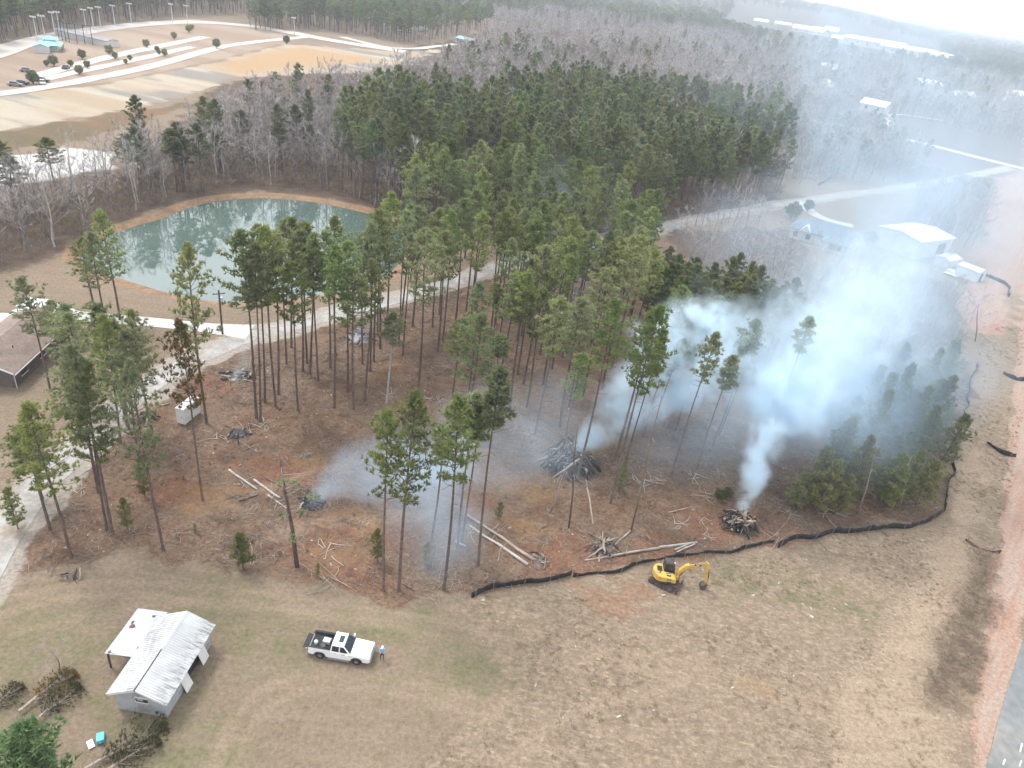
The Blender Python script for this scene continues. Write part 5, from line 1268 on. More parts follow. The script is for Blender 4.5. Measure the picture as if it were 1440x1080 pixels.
MB().prism([(4.50, .62), (4.30, .68), (4.0, .46), (3.95, .14), (4.12, .04), (4.50, .10)], YB - .37, YB - .33).prism([(4.50, .62), (4.30, .68), (4.0, .46), (3.95, .14), (4.12, .04), (4.50, .10)], YB + .33, YB + .37).build("side_plate", steel_d, bk_)
for k in range(4): MB().box((4.18, YB - .27 + k * .18, .01), (.14, .07, .05)).build("tooth", steel_g, bk_)

# ------------------------------------------------------------------ parked cars far off at the ball park
car_cols = [mat("car_dark", (.03, .032, .036), .3, coat=.3), mat("car_grey", (.20, .21, .22), .3, coat=.3), mat("car_white", (.7, .7, .7), .3, coat=.3)]
def car(loc, rz, m, label, group):
    e = empty("parked_car", loc, rz, label, "car", group)
    MB().prism([(-2.2, .35), (2.2, .35), (2.25, .75), (1.2, .92), (-2.1, .95), (-2.25, .7)], -.88, .88).build("body", m, e, bevel=.08)
    MB().add([(-1.6, -.82, .92), (1.1, -.82, .92), (1.1, .82, .92), (-1.6, .82, .92), (-1.2, -.65, 1.45), (.4, -.65, 1.45), (.4, .65, 1.45), (-1.2, .65, 1.45)], [(4, 5, 6, 7), (0, 1, 5, 4), (1, 2, 6, 5), (2, 3, 7, 6), (3, 0, 4, 7)]).build("cabin", auto_glass, e)
    MB().box((-.4, 0, 1.46), (1.55, 1.28, .05)).build("roof", m, e)
    for x in (-1.35, 1.35):
        for s in (-1, 1): MB().tube([(x, s * .72, .33), (x, s * .92, .33)], .33, 12).build("wheel", tyre_m, e)
for u, v, k in ((60, 115, 0), (93, 97, 0), (31, 119, 0), (38, 101, 1), (22, 121, 1), (60, 118, 2), (1246, 345, 0)):
    q = gp(u, v); lab = "dark car parked near the barn and slate roofed house" if u > 1000 else ["dark car parked in the ball park lot", "grey car parked in the ball park lot", "white car parked in the ball park lot"][k]
    car((q[0], q[1], .02), rnd.uniform(0, 3), car_cols[k], lab, "cars at the ball park" if u < 1000 else None)

# ------------------------------------------------------------------ silt fences
silt_m = mat("black_silt_fabric", (.018, .018, .021), .75, (.034, .033, .036), 1.5, .3, .3, 5, spec=.3)
stake_m = mat("wood_stake", (.26, .19, .13), .9, (.2, .15, .1), 3, .2)
def silt_fence(px, label, h=.75, sag=.35, seed=1, lean=.14, cat="silt fence", name="silt_fence"):
    L = smooth_line(gpoly(px), 2)
    d = np.concatenate([[0], np.cumsum(np.hypot(*np.diff(L, axis=0).T))]); n = max(6, int(d[-1] / .38))
    s = np.linspace(0, d[-1], n); x = np.interp(s, d, L[:, 0]); y = np.interp(s, d, L[:, 1])
    x += (vnoise(s * .35 + seed, s * 0 + seed) - .5) * 1.0; y += (vnoise(s * .35, s * 0 + seed * 3.3) - .5) * 1.0
    tx, ty = np.gradient(x), np.gradient(y); l = np.hypot(tx, ty); nx_, ny_ = -ty / l, tx / l
    zz = relief(x, y)
    hh_ = h * .95 * (1 - sag * vnoise(s * .45 + seed * 5, s * 0 + 2)) * (.8 + .4 * vnoise(s * 1.7, s * 0 + seed)) * (1 - .5 * (vnoise(s * .12 + seed, s * 0 + 8) > .72))
    ln = lean * (vnoise(s * .3, s * 0 + seed * 7) - .5) * 2 + .06 + (vnoise(s * 1.9, s * 0 + seed * 2) - .5) * .25
    e = empty(name, (x[0], y[0], zz[0]), 0, label, cat)
    mb = MB(); o = np.array([x[0], y[0], zz[0]])
    for i in range(n):
        for f, t in ((0, .012), (.5, .012), (1, .012), (1, -.012), (.5, -.012), (0, -.012)):
            bulge = math.sin(f * 3.14) * .04
            k = ln[i] * f * hh_[i] + bulge + t
            mb.v.append(tuple(np.array([x[i] + nx_[i] * k, y[i] + ny_[i] * k, zz[i] - .06 + hh_[i] * f]) - o))
    for i in range(n - 1):
        for k in range(6): mb.f.append((i * 6 + k, i * 6 + (k + 1) % 6, (i + 1) * 6 + (k + 1) % 6, (i + 1) * 6 + k)); mb.m.append(0)
    mb.f += [tuple(range(6)), tuple((n - 1) * 6 + k for k in range(6))[::-1]]; mb.m += [0, 0]
    mb.build("fabric", silt_m, e, smooth=True)
    st = MB().box((0, 0, h * .5), (.05, .05, h * 1.2)).mesh("stake", [stake_m])
    for i in range(1, n, 7):
        q = link_mesh("stake", st, e); q.location = (x[i] - nx_[i] * .06 - o[0], y[i] - ny_[i] * .06 - o[1], zz[i] - o[2]); q.rotation_euler = (rnd.gauss(0, .08), rnd.gauss(0, .08), rnd.random())
    return e
silt_fence([(660, 842), (690, 830), (730, 822), (770, 816), (798, 808)], "short end of the black silt fence bulging below the felled log pair", .95, seed=2)
silt_fence([(800, 807), (830, 805), (860, 803), (890, 797), (915, 791), (960, 784), (1000, 779), (1060, 771), (1092, 766)], "sagging black silt fence running behind the yellow excavator", .75, .55, seed=3)
silt_fence([(1090, 768), (1140, 756), (1200, 748), (1260, 742), (1316, 734), (1325, 722)], "taut black silt fence along the lower edge of the young pines", 1.0, .2, seed=4)
silt_fence([(1326, 720), (1332, 690), (1346, 625), (1358, 575), (1366, 532), (1376, 510)], "black silt fence climbing beside the young pines towards the smoke", .9, .3, seed=5)
silt_fence([(1366, 378), (1385, 388), (1402, 394), (1416, 402), (1420, 418)], "black silt fence bending round the pink clay pad near the barn", 1.0, .2, seed=6)
silt_fence([(815, 331), (850, 327), (930, 318)], "dark low silt fence at the foot of the dense pine wood", .9, .4, seed=7)
silt_fence([(1235, 200), (1200, 232), (1150, 262)], "thin dark fence line crossing the smoky field behind the wood", 1.2, .2, seed=8)
for px, lab, sd_ in (([(1358, 757), (1368, 766), (1380, 774), (1396, 778), (1412, 781)], "black check dam roll bent like a boomerang across the ditch", 9), ([(1387, 624), (1400, 633), (1414, 639), (1428, 642)], "curved black check dam roll higher up the pale track", 10), ([(1408, 524), (1420, 532), (1436, 536), (1460, 540)], "black check dam roll at the head of the roadside ditch", 11)):
    silt_fence(px, lab, .8, .25, seed=sd_, lean=.9, cat="check dam", name="check_dam")

# ------------------------------------------------------------------ logs
wood_cut_m = mat("cut_wood", (.42, .31, .20), .9, (.33, .24, .16), 3, .15)
log_bark_m = mat("log_bark", (.20, .16, .13), .95, (.14, .11, .09), 2.5, .3, .4, 10)
log_pale_m = mat("peeled_log", (.36, .30, .25), .9, (.26, .215, .18), 1.2, .2, .2, 10)
log_white_m = mat("bleached_log", (.50, .46, .42), .9, (.38, .34, .31), 1.5, .15)
char_m = mat("charred_wood", (.018, .018, .020), .85, (.05, .05, .055), 3, .3, .3, 8)
ash_m = mat("ash", (.075, .077, .085), 1.0, (.03, .03, .034), 1.6, .4, .5, 6, dirt=(.17, .175, .185), dscale=1.1)
ash_pale_m = mat("pale_ash", (.36, .36, .37), 1.0, (.18, .18, .19), 1.2, .3, .5, 6, dirt=(.06, .06, .065), dscale=.9)
def log_mesh(name, l, r0, r1, m, seed, n=8, crook=.04):
    R = random.Random(seed); mb = MB()
    pts = [(l * t, R.uniform(-crook, crook) * l * (0 < t < 1), R.uniform(-crook, crook) * l * .5 * (0 < t < 1)) for t in (0, .25, .5, .75, 1)]
    mb.tube(pts, [r0 + (r1 - r0) * t for t in (0, .25, .5, .75, 1)], n)
    mb.m[-2:] = [1, 1]
    return mb.mesh(name, [m, wood_cut_m], True)
def lay(a, b, r0, r1, label, m, name="felled_log", lift=None, seed=0, branches=0, group=None):
    A_, B_ = Vector(on(*a)), Vector(on(*b))
    A_.z += r0 * .75; B_.z += r1 * .75
    if lift: A_.z += lift[0]; B_.z += lift[1]
    d = B_ - A_; l = d.length
    e = bpy.data.objects.new(name, log_mesh(name, l, r0, r1, m, seed, crook=.012)); COL.objects.link(e)
    e.location = A_; e.rotation_euler = d.to_track_quat('X', 'Z').to_euler()
    R = random.Random(seed + 5)
    for k in range(branches):
        t = R.uniform(.35, 1) * l; q = Vector((0, R.uniform(-1, 1), R.uniform(.1, 1))).normalized(); ll = R.uniform(.4, 1.6)
        MB().tube([(t, 0, 0), (t + ll * .4, q.y * ll * .6, q.z * ll * .5), (t + ll * .7, q.y * ll, q.z * ll * .7)], [.04, .025, .01], 4).build("branch", m, e)
    return tag(e, label, "log", group)
LOGS = [((653, 723), (758, 793), .11, .22, "longest pale felled log of the crossed pair sloping to the silt fence", log_pale_m, 0), ((661, 738), (742, 795), .10, .19, "shorter pale felled log lying alongside the longest one", log_white_m, 0),
        ((824, 675), (834, 738), .13, .10, "thin pale log lying below the large log pile", log_pale_m, 1), ((822, 790), (928, 773), .10, .16, "long grey log lying along the fence behind the excavator", log_pale_m, 2), ((926, 772), (980, 762), .14, .10, "pale log end to end with the long grey log by the fence", log_white_m, 0),
        ((948, 775), (972, 764), .10, .09, "short white pole above the excavator boom", log_white_m, 0), ((951, 778), (977, 765), .09, .10, "second short white pole above the excavator boom", log_white_m, 0), ((842, 792), (844, 755), .10, .06, "upright leaning grey pole by the root heap", log_pale_m, 2), ((849, 778), (862, 762), .13, .1, "short brown log jutting from the root heap", log_bark_m, 1), ((865, 765), (886, 749), .12, .12, "short straight log beside the root heap", log_pale_m, 0),
        ((895, 725), (918, 714), .09, .07, "thin log lying between the two smoking piles", log_bark_m, 1), ((940, 722), (974, 714), .09, .07, "straight grey pole near the green bushes and smoking pile", log_pale_m, 0), ((912, 776), (960, 766), .07, .05, "slim pole crossing the pale log by the fence", log_pale_m, 1),
        ((322, 662), (362, 688), .13, .10, "bleached log at the upper end of the felled tops", log_white_m, 1), ((357, 674), (394, 702), .14, .11, "bleached thick log in the middle of the felled tops", log_white_m, 1), ((373, 671), (423, 697), .12, .06, "branchy felled top pointing at the small ash heap", log_bark_m, 7), ((376, 697), (405, 716), .11, .07, "pale log under the leaning snag", log_white_m, 2), ((335, 704), (363, 696), .17, .15, "thick brown log with a bright sawn end among the felled tops", log_bark_m, 0), ((348, 719), (392, 686), .06, .04, "long thin crooked branch across the felled tops", log_pale_m, 4), ((420, 718), (438, 727), .06, .04, "short stick below the small ash heap", log_bark_m, 1),
        ((640, 762), (655, 768), .12, .1, "short bright log left of the thin pine pair", log_white_m, 0), ((565, 820), (596, 838), .07, .04, "thin dead branch at the lawn edge between pine feet", log_bark_m, 3), ((590, 803), (615, 795), .06, .05, "grey stick behind the full crowned pine", log_bark_m, 2), ((840, 809), (870, 818), .06, .03, "thin branch hanging over the sagging fence", log_pale_m, 2), ((700, 790), (705, 765), .06, .03, "forked grey branch left of the felled log pair", log_pale_m, 3), ((310, 560), (330, 575), .05, .03, "thin grey branch near the ash heap by the drive", log_bark_m, 2), ((440, 500), (470, 496), .06, .04, "grey pole on litter below the pond pines", log_pale_m, 1), ((560, 610), (600, 604), .06, .05, "weathered pole on the smoky litter", log_bark_m, 1), ((745, 622), (770, 612), .07, .05, "grey pole left of the large log pile", log_bark_m, 1), ((905, 690), (925, 684), .06, .05, "short grey pole right of the large log pile", log_bark_m, 1), ((245, 640), (262, 632), .06, .05, "stick below the white storage box", log_bark_m, 1), ((225, 572), (238, 568), .12, .12, "grey plank like log beside the white storage box", log_pale_m, 0)]
for i, (a, b, r0, r1, lab, m_, nb_) in enumerate(LOGS): lay(a, b, r0, r1, lab, m_, seed=200 + i, branches=nb_, lift=(.1, .1) if i in (5, 6) else None)
# snags
def snag(u, v, tv, tu, r, label, m, nbr=6, seed=1, green=False):
    b = gp(u, v); h = height_from(u, v, tv); z0 = gz(b[0], b[1])
    e = empty("dead_snag", (b[0], b[1], z0), 0, label, "snag"); R = random.Random(seed)
    top = gp(tu, tv, h) - np.array([b[0], b[1], 0]); top[2] = h
    pts = [Vector((0, 0, -.3)), Vector(top) * .35 + Vector((.1, .05, 0)), Vector(top) * .7 + Vector((-.08, .1, 0)), Vector(top)]
    MB().tube(pts, [r * 1.2, r, r * .75, r * .3], 7).build("trunk", m, e, smooth=True)
    cr = MB()
    for k in range(nbr):
        t = R.uniform(.3, .98); p0 = pts[0].lerp(pts[3], t); a = R.uniform(0, 6.28); l = R.uniform(.8, 2.6)
        q1 = p0 + Vector((math.cos(a) * l * .5, math.sin(a) * l * .5, l * .15)); q2 = p0 + Vector((math.cos(a) * l, math.sin(a) * l, R.uniform(-.5, .4) * l))
        MB().tube([p0, q1, q2], [.045, .03, .012], 4).build("branch", log_pale_m, e)
        if green and k % 2: clump(cr, q2, .4, R, 7, 8)
    if green and cr.v: cr.build("crown", needle_m, e)
    return e
snag(418, 797, 640, 393, .19, "broken leaning pine snag with a few green sprays over the felled tops", bark_m, 12, 3, True)
snag(774, 720, 655, 797, .10, "light leaning dead pole in front of the large log pile", log_pale_m, 0, 4)
snag(887, 748, 560, 930, .10, "pale leaning dead trunk right of the large log pile", log_bark_m, 5, 5)
snag(800, 743, 600, 812, .10, "thin branchless dead trunk below the large log pile", bark_m, 3, 6)
snag(1207, 722, 610, 1240, .09, "pale slanting dead trunk among the young pines", log_pale_m, 5, 7)
snag(1265, 715, 640, 1282, .06, "short slanting dead pole among the young pines by the fence", log_pale_m, 3, 8)
snag(1372, 480, 430, 1376, .10, "blackened forked dead trunk beside the pink clay pad", char_m, 6, 9)

# ------------------------------------------------------------------ burn piles
LOGV = [log_mesh("log", 1.0, .075, .06, m_, 300 + i, 6) for i, m_ in enumerate((char_m, char_m, log_bark_m, log_pale_m, char_m))]
def pile(u, v, rad, hgt, n, label, mound, pale=.4, lmin=1.2, lmax=3.2, seed=0, name="burn_pile", thick=1.0, cat="burn pile", spread=1.0):
    x, y, z = on(u, v); R = random.Random(seed)
    e = empty(name, (x, y, z), 0, label, cat)
    mb = MB(); nr, na_ = 6, 18
    mb.v.append((0, 0, hgt * .5))
    for i in range(1, nr + 1):
        for k in range(na_):
            a = k / na_ * 6.283; f = i / nr; r = rad * .78 * f * (1 + .25 * (vnoise(math.cos(a) * 2 + seed, math.sin(a) * 2 + 5) - .5))
            mb.v.append((r * math.cos(a), r * math.sin(a), hgt * .55 * (1 - f ** 1.6) + (R.random() - .5) * .16 * hgt * (1 - f) - (.12 if i == nr else 0)))
    for k in range(na_): mb.f.append((0, 1 + k, 1 + (k + 1) % na_)); mb.m.append(0)
    for i in range(nr - 1):
        for k in range(na_):
            a0 = 1 + i * na_ + k; a1 = 1 + i * na_ + (k + 1) % na_; mb.f.append((a0, a1, a1 + na_, a0 + na_)); mb.m.append(0)
    mb.build("ash_mound", mound, e, smooth=True)
    for k in range(n):
        a = R.uniform(0, 6.283); l = R.uniform(lmin, lmax)
        if k % 5 < 3:                                              # tumbled inside the heap
            f = R.random() ** .6 * .75 * spread; b_ = R.uniform(0, 6.283); pitch = R.gauss(0, .28); l *= .8
            c_ = Vector((math.cos(a) * rad * f, math.sin(a) * rad * f, hgt * (1 - min(1, f) ** 1.5) * R.uniform(.25, 1.0) + .1))
        else:                                                      # leaning up against it
            f = R.uniform(.45, 1.05) * spread; b_ = a + R.gauss(0, .6); pitch = -math.atan2(hgt, rad) * R.uniform(.4, 1.5)
            c_ = Vector((math.cos(a) * rad * f, math.sin(a) * rad * f, hgt * (1 - min(1, f) ** 1.2) * R.uniform(.7, 1.1) + .15))
        d = Vector((math.cos(b_) * math.cos(pitch), math.sin(b_) * math.cos(pitch), math.sin(pitch)))
        st = c_ - d * l * .5
        low_ = min(st.z, (st + d * l).z)
        if low_ < .04: st.z += .04 - low_
        me = LOGV[3] if R.random() < pale else R.choice(LOGV[:3] + LOGV[4:])
        o = link_mesh("log", me, e); t_ = R.choice((.6, .8, 1.0, 1.3, 1.7, 2.3)) * thick
        o.location = st; o.rotation_euler = d.to_track_quat('X', 'Z').to_euler(); o.scale = (l, t_, t_)
    return e
pile(800, 655, 3.2, 3.1, 160, "large burn pile of charred logs smoking in the clearing", char_m, .22, 1.4, 4.2, 1)
pile(1037, 738, 2.1, 2.3, 80, "round burn pile of upright logs below the thickest smoke column", char_m, .32, 1.2, 2.8, 2)
pile(438, 706, 1.7, .8, 28, "small blue grey ash heap smouldering beside the felled tops", ash_m, .25, .6, 1.5, 3)
pile(781, 470, 2.6, 1.8, 40, "blackened charcoal heap smoking between pines in the upper clearing", char_m, .12, 1, 2.6, 4)
pile(506, 474, 3.0, .7, 26, "flat pale ash heap between thin pine trunks", ash_pale_m, .3, .8, 2.0, 5)
pile(336, 531, 2.4, .6, 30, "low grey and white ash heap close to the gravel drive", ash_pale_m, .3, .7, 1.8, 6)
pile(335, 610, 1.6, .3, 16, "scorched patch of charred sticks in the middle of the litter", ash_m, .2, .5, 1.3, 12, spread=1.4)
pile(205, 588, 1.5, .8, 36, "heap of brown brush and scrap beside the white storage box", log_bark_m, .35, .8, 2.0, 7, name="brush_pile", thick=.7, cat="brush pile")
pile(848, 772, 1.8, .8, 30, "heap of roots and broken branches by the fence", log_bark_m, .4, .8, 2.4, 8, name="root_pile", thick=.8, cat="root pile")
pile(430, 640, 1.0, .3, 8, "small scatter of broken sticks on ochre soil", log_bark_m, .5, .4, 1.0, 9, name="stick_heap", thick=.5, cat="stick heap")
pile(100, 812, .9, .35, 12, "small reddish twig heap on the lawn below the roadside pines", log_bark_m, .3, .5, 1.3, 10, name="stick_heap", thick=.5, cat="stick heap")
pile(760, 790, 1.2, .45, 16, "splintered stump heap on red clay at the log pair's lower end", log_bark_m, .5, .5, 1.4, 11, name="root_pile", thick=.8, cat="root pile")

# ------------------------------------------------------------------ felled young pines on the lawn
needle_green_m = mat("fresh_green_needles", (.19, .28, .12), .6, (.14, .225, .095), .6, .3, spec=.3, trans=.4)
FELL = [pine(401, h=8.0, cs=.22, R0=2.3, nb=44, r_base=.13, dead=12, tufts=2, blades=8, bl=.34, bw=.05, clumps=3, elev=(42, 64)), pine(402, h=9.0, cs=.20, R0=2.4, nb=50, r_base=.13, dead=14, tufts=2, blades=8, bl=.34, bw=.05, clumps=3, elev=(42, 64))]
FELL = [(a.mesh("trunk", [log_pale_m], True), b.mesh("crown", [needle_olive_m])) for a, b in FELL]
for (a, b), i, k, lab, cm in (((30, 1002, ), (104, 950)), 0, .95, "browned felled pine lying nearest the bare grey bush", needle_brown_m), (((46, 1024), (112, 968)), 1, .9, "olive felled pine lying between the browned one and the green pine", None), (((112, 1092), (232, 1026)), 1, .95, "large felled pine pointing at the shed with its trunk bare", None), (((135, 1098), (222, 1046)), 0, .85, "smaller felled pine tucked against the large felled one", None), (((-20, 1010), (30, 968)), 0, .8, "felled pine heap beside the standing green pine", None):
    A_, B_ = Vector(on(*a)), Vector(on(*b)); d = B_ - A_; l = d.length
    e = empty("felled_pine", A_ + Vector((0, 0, .35)), 0, lab, "felled pine")
    e.rotation_euler = d.to_track_quat('Z', 'Y').to_euler(); h0 = (8.0, 9.0)[i]
    e.scale = (k, k, l / h0)
    t_ = link_mesh("trunk", FELL[i][0], e); c_ = link_mesh("crown", FELL[i][1], e)
    if cm is not None: c_.material_slots[0].link = 'OBJECT'; c_.material_slots[0].material = cm
for (u, v, h, lab) in ((34, 1018, 8.5, "bright green standing pine beside the felled pines"), (5, 1050, 7.0, "green pine crown next to the brightest green pine by the felled trees")):
    q = gp(u, v, h); tree("young_pine", PINE_Y[2], q[0], q[1], h, lab, "young pine", None, sxy=1.05, crown_mat=needle_green_m)
q = gp(86, 948); tree("bare_bush", BARE[1], q[0], q[1], 3.2, "bare grey bush on the lawn above the felled pines", "bush", None, sxy=.42)
# blue cooler with its lid off
q = on(140, 1041); ck = empty("cooler", q, .5, "bright blue cooler with its white lid off beside the felled pines", "cooler")
MB().box((.1, 0, .24), (.55, .75, .44)).build("body", mat("cyan_plastic", (.12, .50, .66), .5, (.10, .44, .60), 2), ck, bevel=.05)
MB().box((-.58, -.2, .10), (.45, .78, .1), rz=.3).build("lid", trim_m, ck, bevel=.03)
MB().tube([(.1, -.40, .38), (.1, -.47, .30), (.1, -.40, .24)], .02, 5).build("handle", trim_m, ck)

# ------------------------------------------------------------------ loose debris, chips and tufts
def sticks(seed, n, l0, l1, r, m):
    R = random.Random(seed); mb = MB()
    for _ in range(n):
        a = R.uniform(0, 6.28); l = R.uniform(l0, l1); x, y = R.uniform(-.6, .6), R.uniform(-.6, .6)
        mb.tube([(x, y, R.uniform(.02, .10)), (x + math.cos(a) * l * .5, y + math.sin(a) * l * .5, R.uniform(.02, .14)), (x + math.cos(a + R.gauss(0, .3)) * l, y + math.sin(a) * l, R.uniform(.0, .12))], [r, r * .8, r * .4], 4, caps=True)
    return mb.mesh("stick_form", [m]), 1.0
def chip(seed, m):
    R = random.Random(seed); mb = MB()
    mb.box((0, 0, .04), (R.uniform(.15, .55), R.uniform(.10, .22), .09), rz=R.uniform(0, 3), rx=R.uniform(-.3, .3))
    return mb.mesh("chip_form", [m]), 1.0
def tuft(seed, m, n=26, h=.3):
    R = random.Random(seed); mb = MB()
    for _ in range(n):
        a = R.uniform(0, 6.28); x, y = R.gauss(0, .16), R.gauss(0, .16); w = R.uniform(.015, .03); l = R.uniform(.5, 1.2) * h
        dx, dy = math.cos(a) * l * R.uniform(.2, .9), math.sin(a) * l * R.uniform(.2, .9)
        mb.add([(x - w, y, 0), (x + w, y + w, 0), (x + dx, y + dy, l)], [(0, 1, 2)])
    return mb.mesh("tuft_form", [m]), 1.0
straw_m = mat("straw_grass", (.37, .305, .215), .95, (.28, .235, .16), .3, .3, objvar=.6, spec=.1, trans=.4)
green_grass_m = mat("green_weeds", (.20, .205, .10), .95, (.25, .225, .12), .3, .3, objvar=.6, spec=.1, trans=.4)
dry_needle_m = mat("dead_needles", (.21, .12, .075), .95, (.15, .095, .06), .6, .3, objvar=.5, spec=.1)
def spread(zone_poly, spacing, seed, keep=1.0, thresh=None, ns=.2):
    pts = fill(None, spacing, seed, poly=zone_poly); R = random.Random(seed); out = []
    for x, y in pts:
        if R.random() > keep or y > 150 or y < 25: continue
        if thresh is not None and vnoise(x * ns + seed, y * ns) < thresh: continue
        out.append((x, y))
    return out
def zpts(xy, lo, hi, seed):
    if not xy: return []
    a = np.array(xy); z = relief(a[:, 0], a[:, 1]); R = random.Random(seed)
    return [(x, y, float(zz), s, s) for (x, y), zz in zip(xy, z) for s in (R.uniform(lo, hi),)]
CLR = Z['clearing']
scatter("stick_litter", "broken sticks and slash littering the brown clearing", "debris", zpts(spread(CLR, 1.05, 51, .8, .38, .12), .5, 1.5, 1), [sticks(1, 5, .4, 1.3, .025, log_pale_m), sticks(2, 6, .4, 1.4, .022, log_bark_m), sticks(3, 4, .5, 1.8, .03, log_bark_m), sticks(4, 7, .3, .9, .02, log_pale_m)])
scatter("slash", "long broken branches and slash strewn over the clearing", "slash", zpts(spread(CLR, 3.4, 57, .7, .45, .1), .7, 1.4, 8), [sticks(11, 7, 1.0, 3.2, .04, log_pale_m), sticks(12, 9, .8, 2.6, .035, log_bark_m), sticks(13, 6, 1.0, 3.0, .045, log_white_m)])
scatter("wood_chips", "pale wood chips and sawn ends scattered over the clearing", "debris", zpts(spread(CLR, 1.3, 52, .4, .5, .15), .25, .9, 2), [chip(1, wood_cut_m), chip(2, log_pale_m), chip(3, log_white_m), chip(4, log_pale_m)])
scatter("dead_needle_tufts", "dead brown needle sprays and weeds on the clearing floor", "litter", zpts(spread(CLR, .9, 53, .7, .42, .16), .4, 1.3, 3), [tuft(1, dry_needle_m, 22, .16), tuft(2, dry_needle_m, 22, .14), tuft(3, straw_m, 20, .2), tuft(4, dry_needle_m, 22, .18)])
scatter("straw_tufts", "dry straw tufts over the rough graded field", "grass", zpts(spread(Z['rough'], .62, 54, .5, .45, .2), .35, 1.0, 4), [tuft(5, straw_m, 22, .26), tuft(6, straw_m, 26, .30), tuft(7, green_grass_m, 20, .24), tuft(8, straw_m, 18, .22)])
scatter("field_stones", "pale clods and stones lying on the rough graded field", "stones", zpts(spread(Z['rough'], 2.2, 55, .4, .52, .3), .4, 1.0, 5), [chip(5, log_white_m), chip(6, wood_cut_m), chip(7, log_white_m)])

# ------------------------------------------------------------------ smoke: density fields grown along the drift of each plume
def smoke_material(name, col, dens, aniso=.25):
    m = bpy.data.materials.new(name); m.use_nodes = True
    nt = m.node_tree; nt.nodes.clear()
    out = nt.nodes.new("ShaderNodeOutputMaterial"); pv = nt.nodes.new("ShaderNodeVolumePrincipled")
    pv.inputs["Color"].default_value = (*col, 1); pv.inputs["Anisotropy"].default_value = aniso
    pv.inputs["Density Attribute"].default_value = ""
    at_ = nt.nodes.new("ShaderNodeAttribute"); at_.attribute_name = "density"
    mu = nt.nodes.new("ShaderNodeMath"); mu.operation = 'MULTIPLY'; mu.inputs[1].default_value = dens
    nt.links.new(at_.outputs["Fac"], mu.inputs[0]); nt.links.new(mu.outputs[0], pv.inputs["Density"])
    nt.links.new(pv.outputs[0], out.inputs["Volume"])
    return m

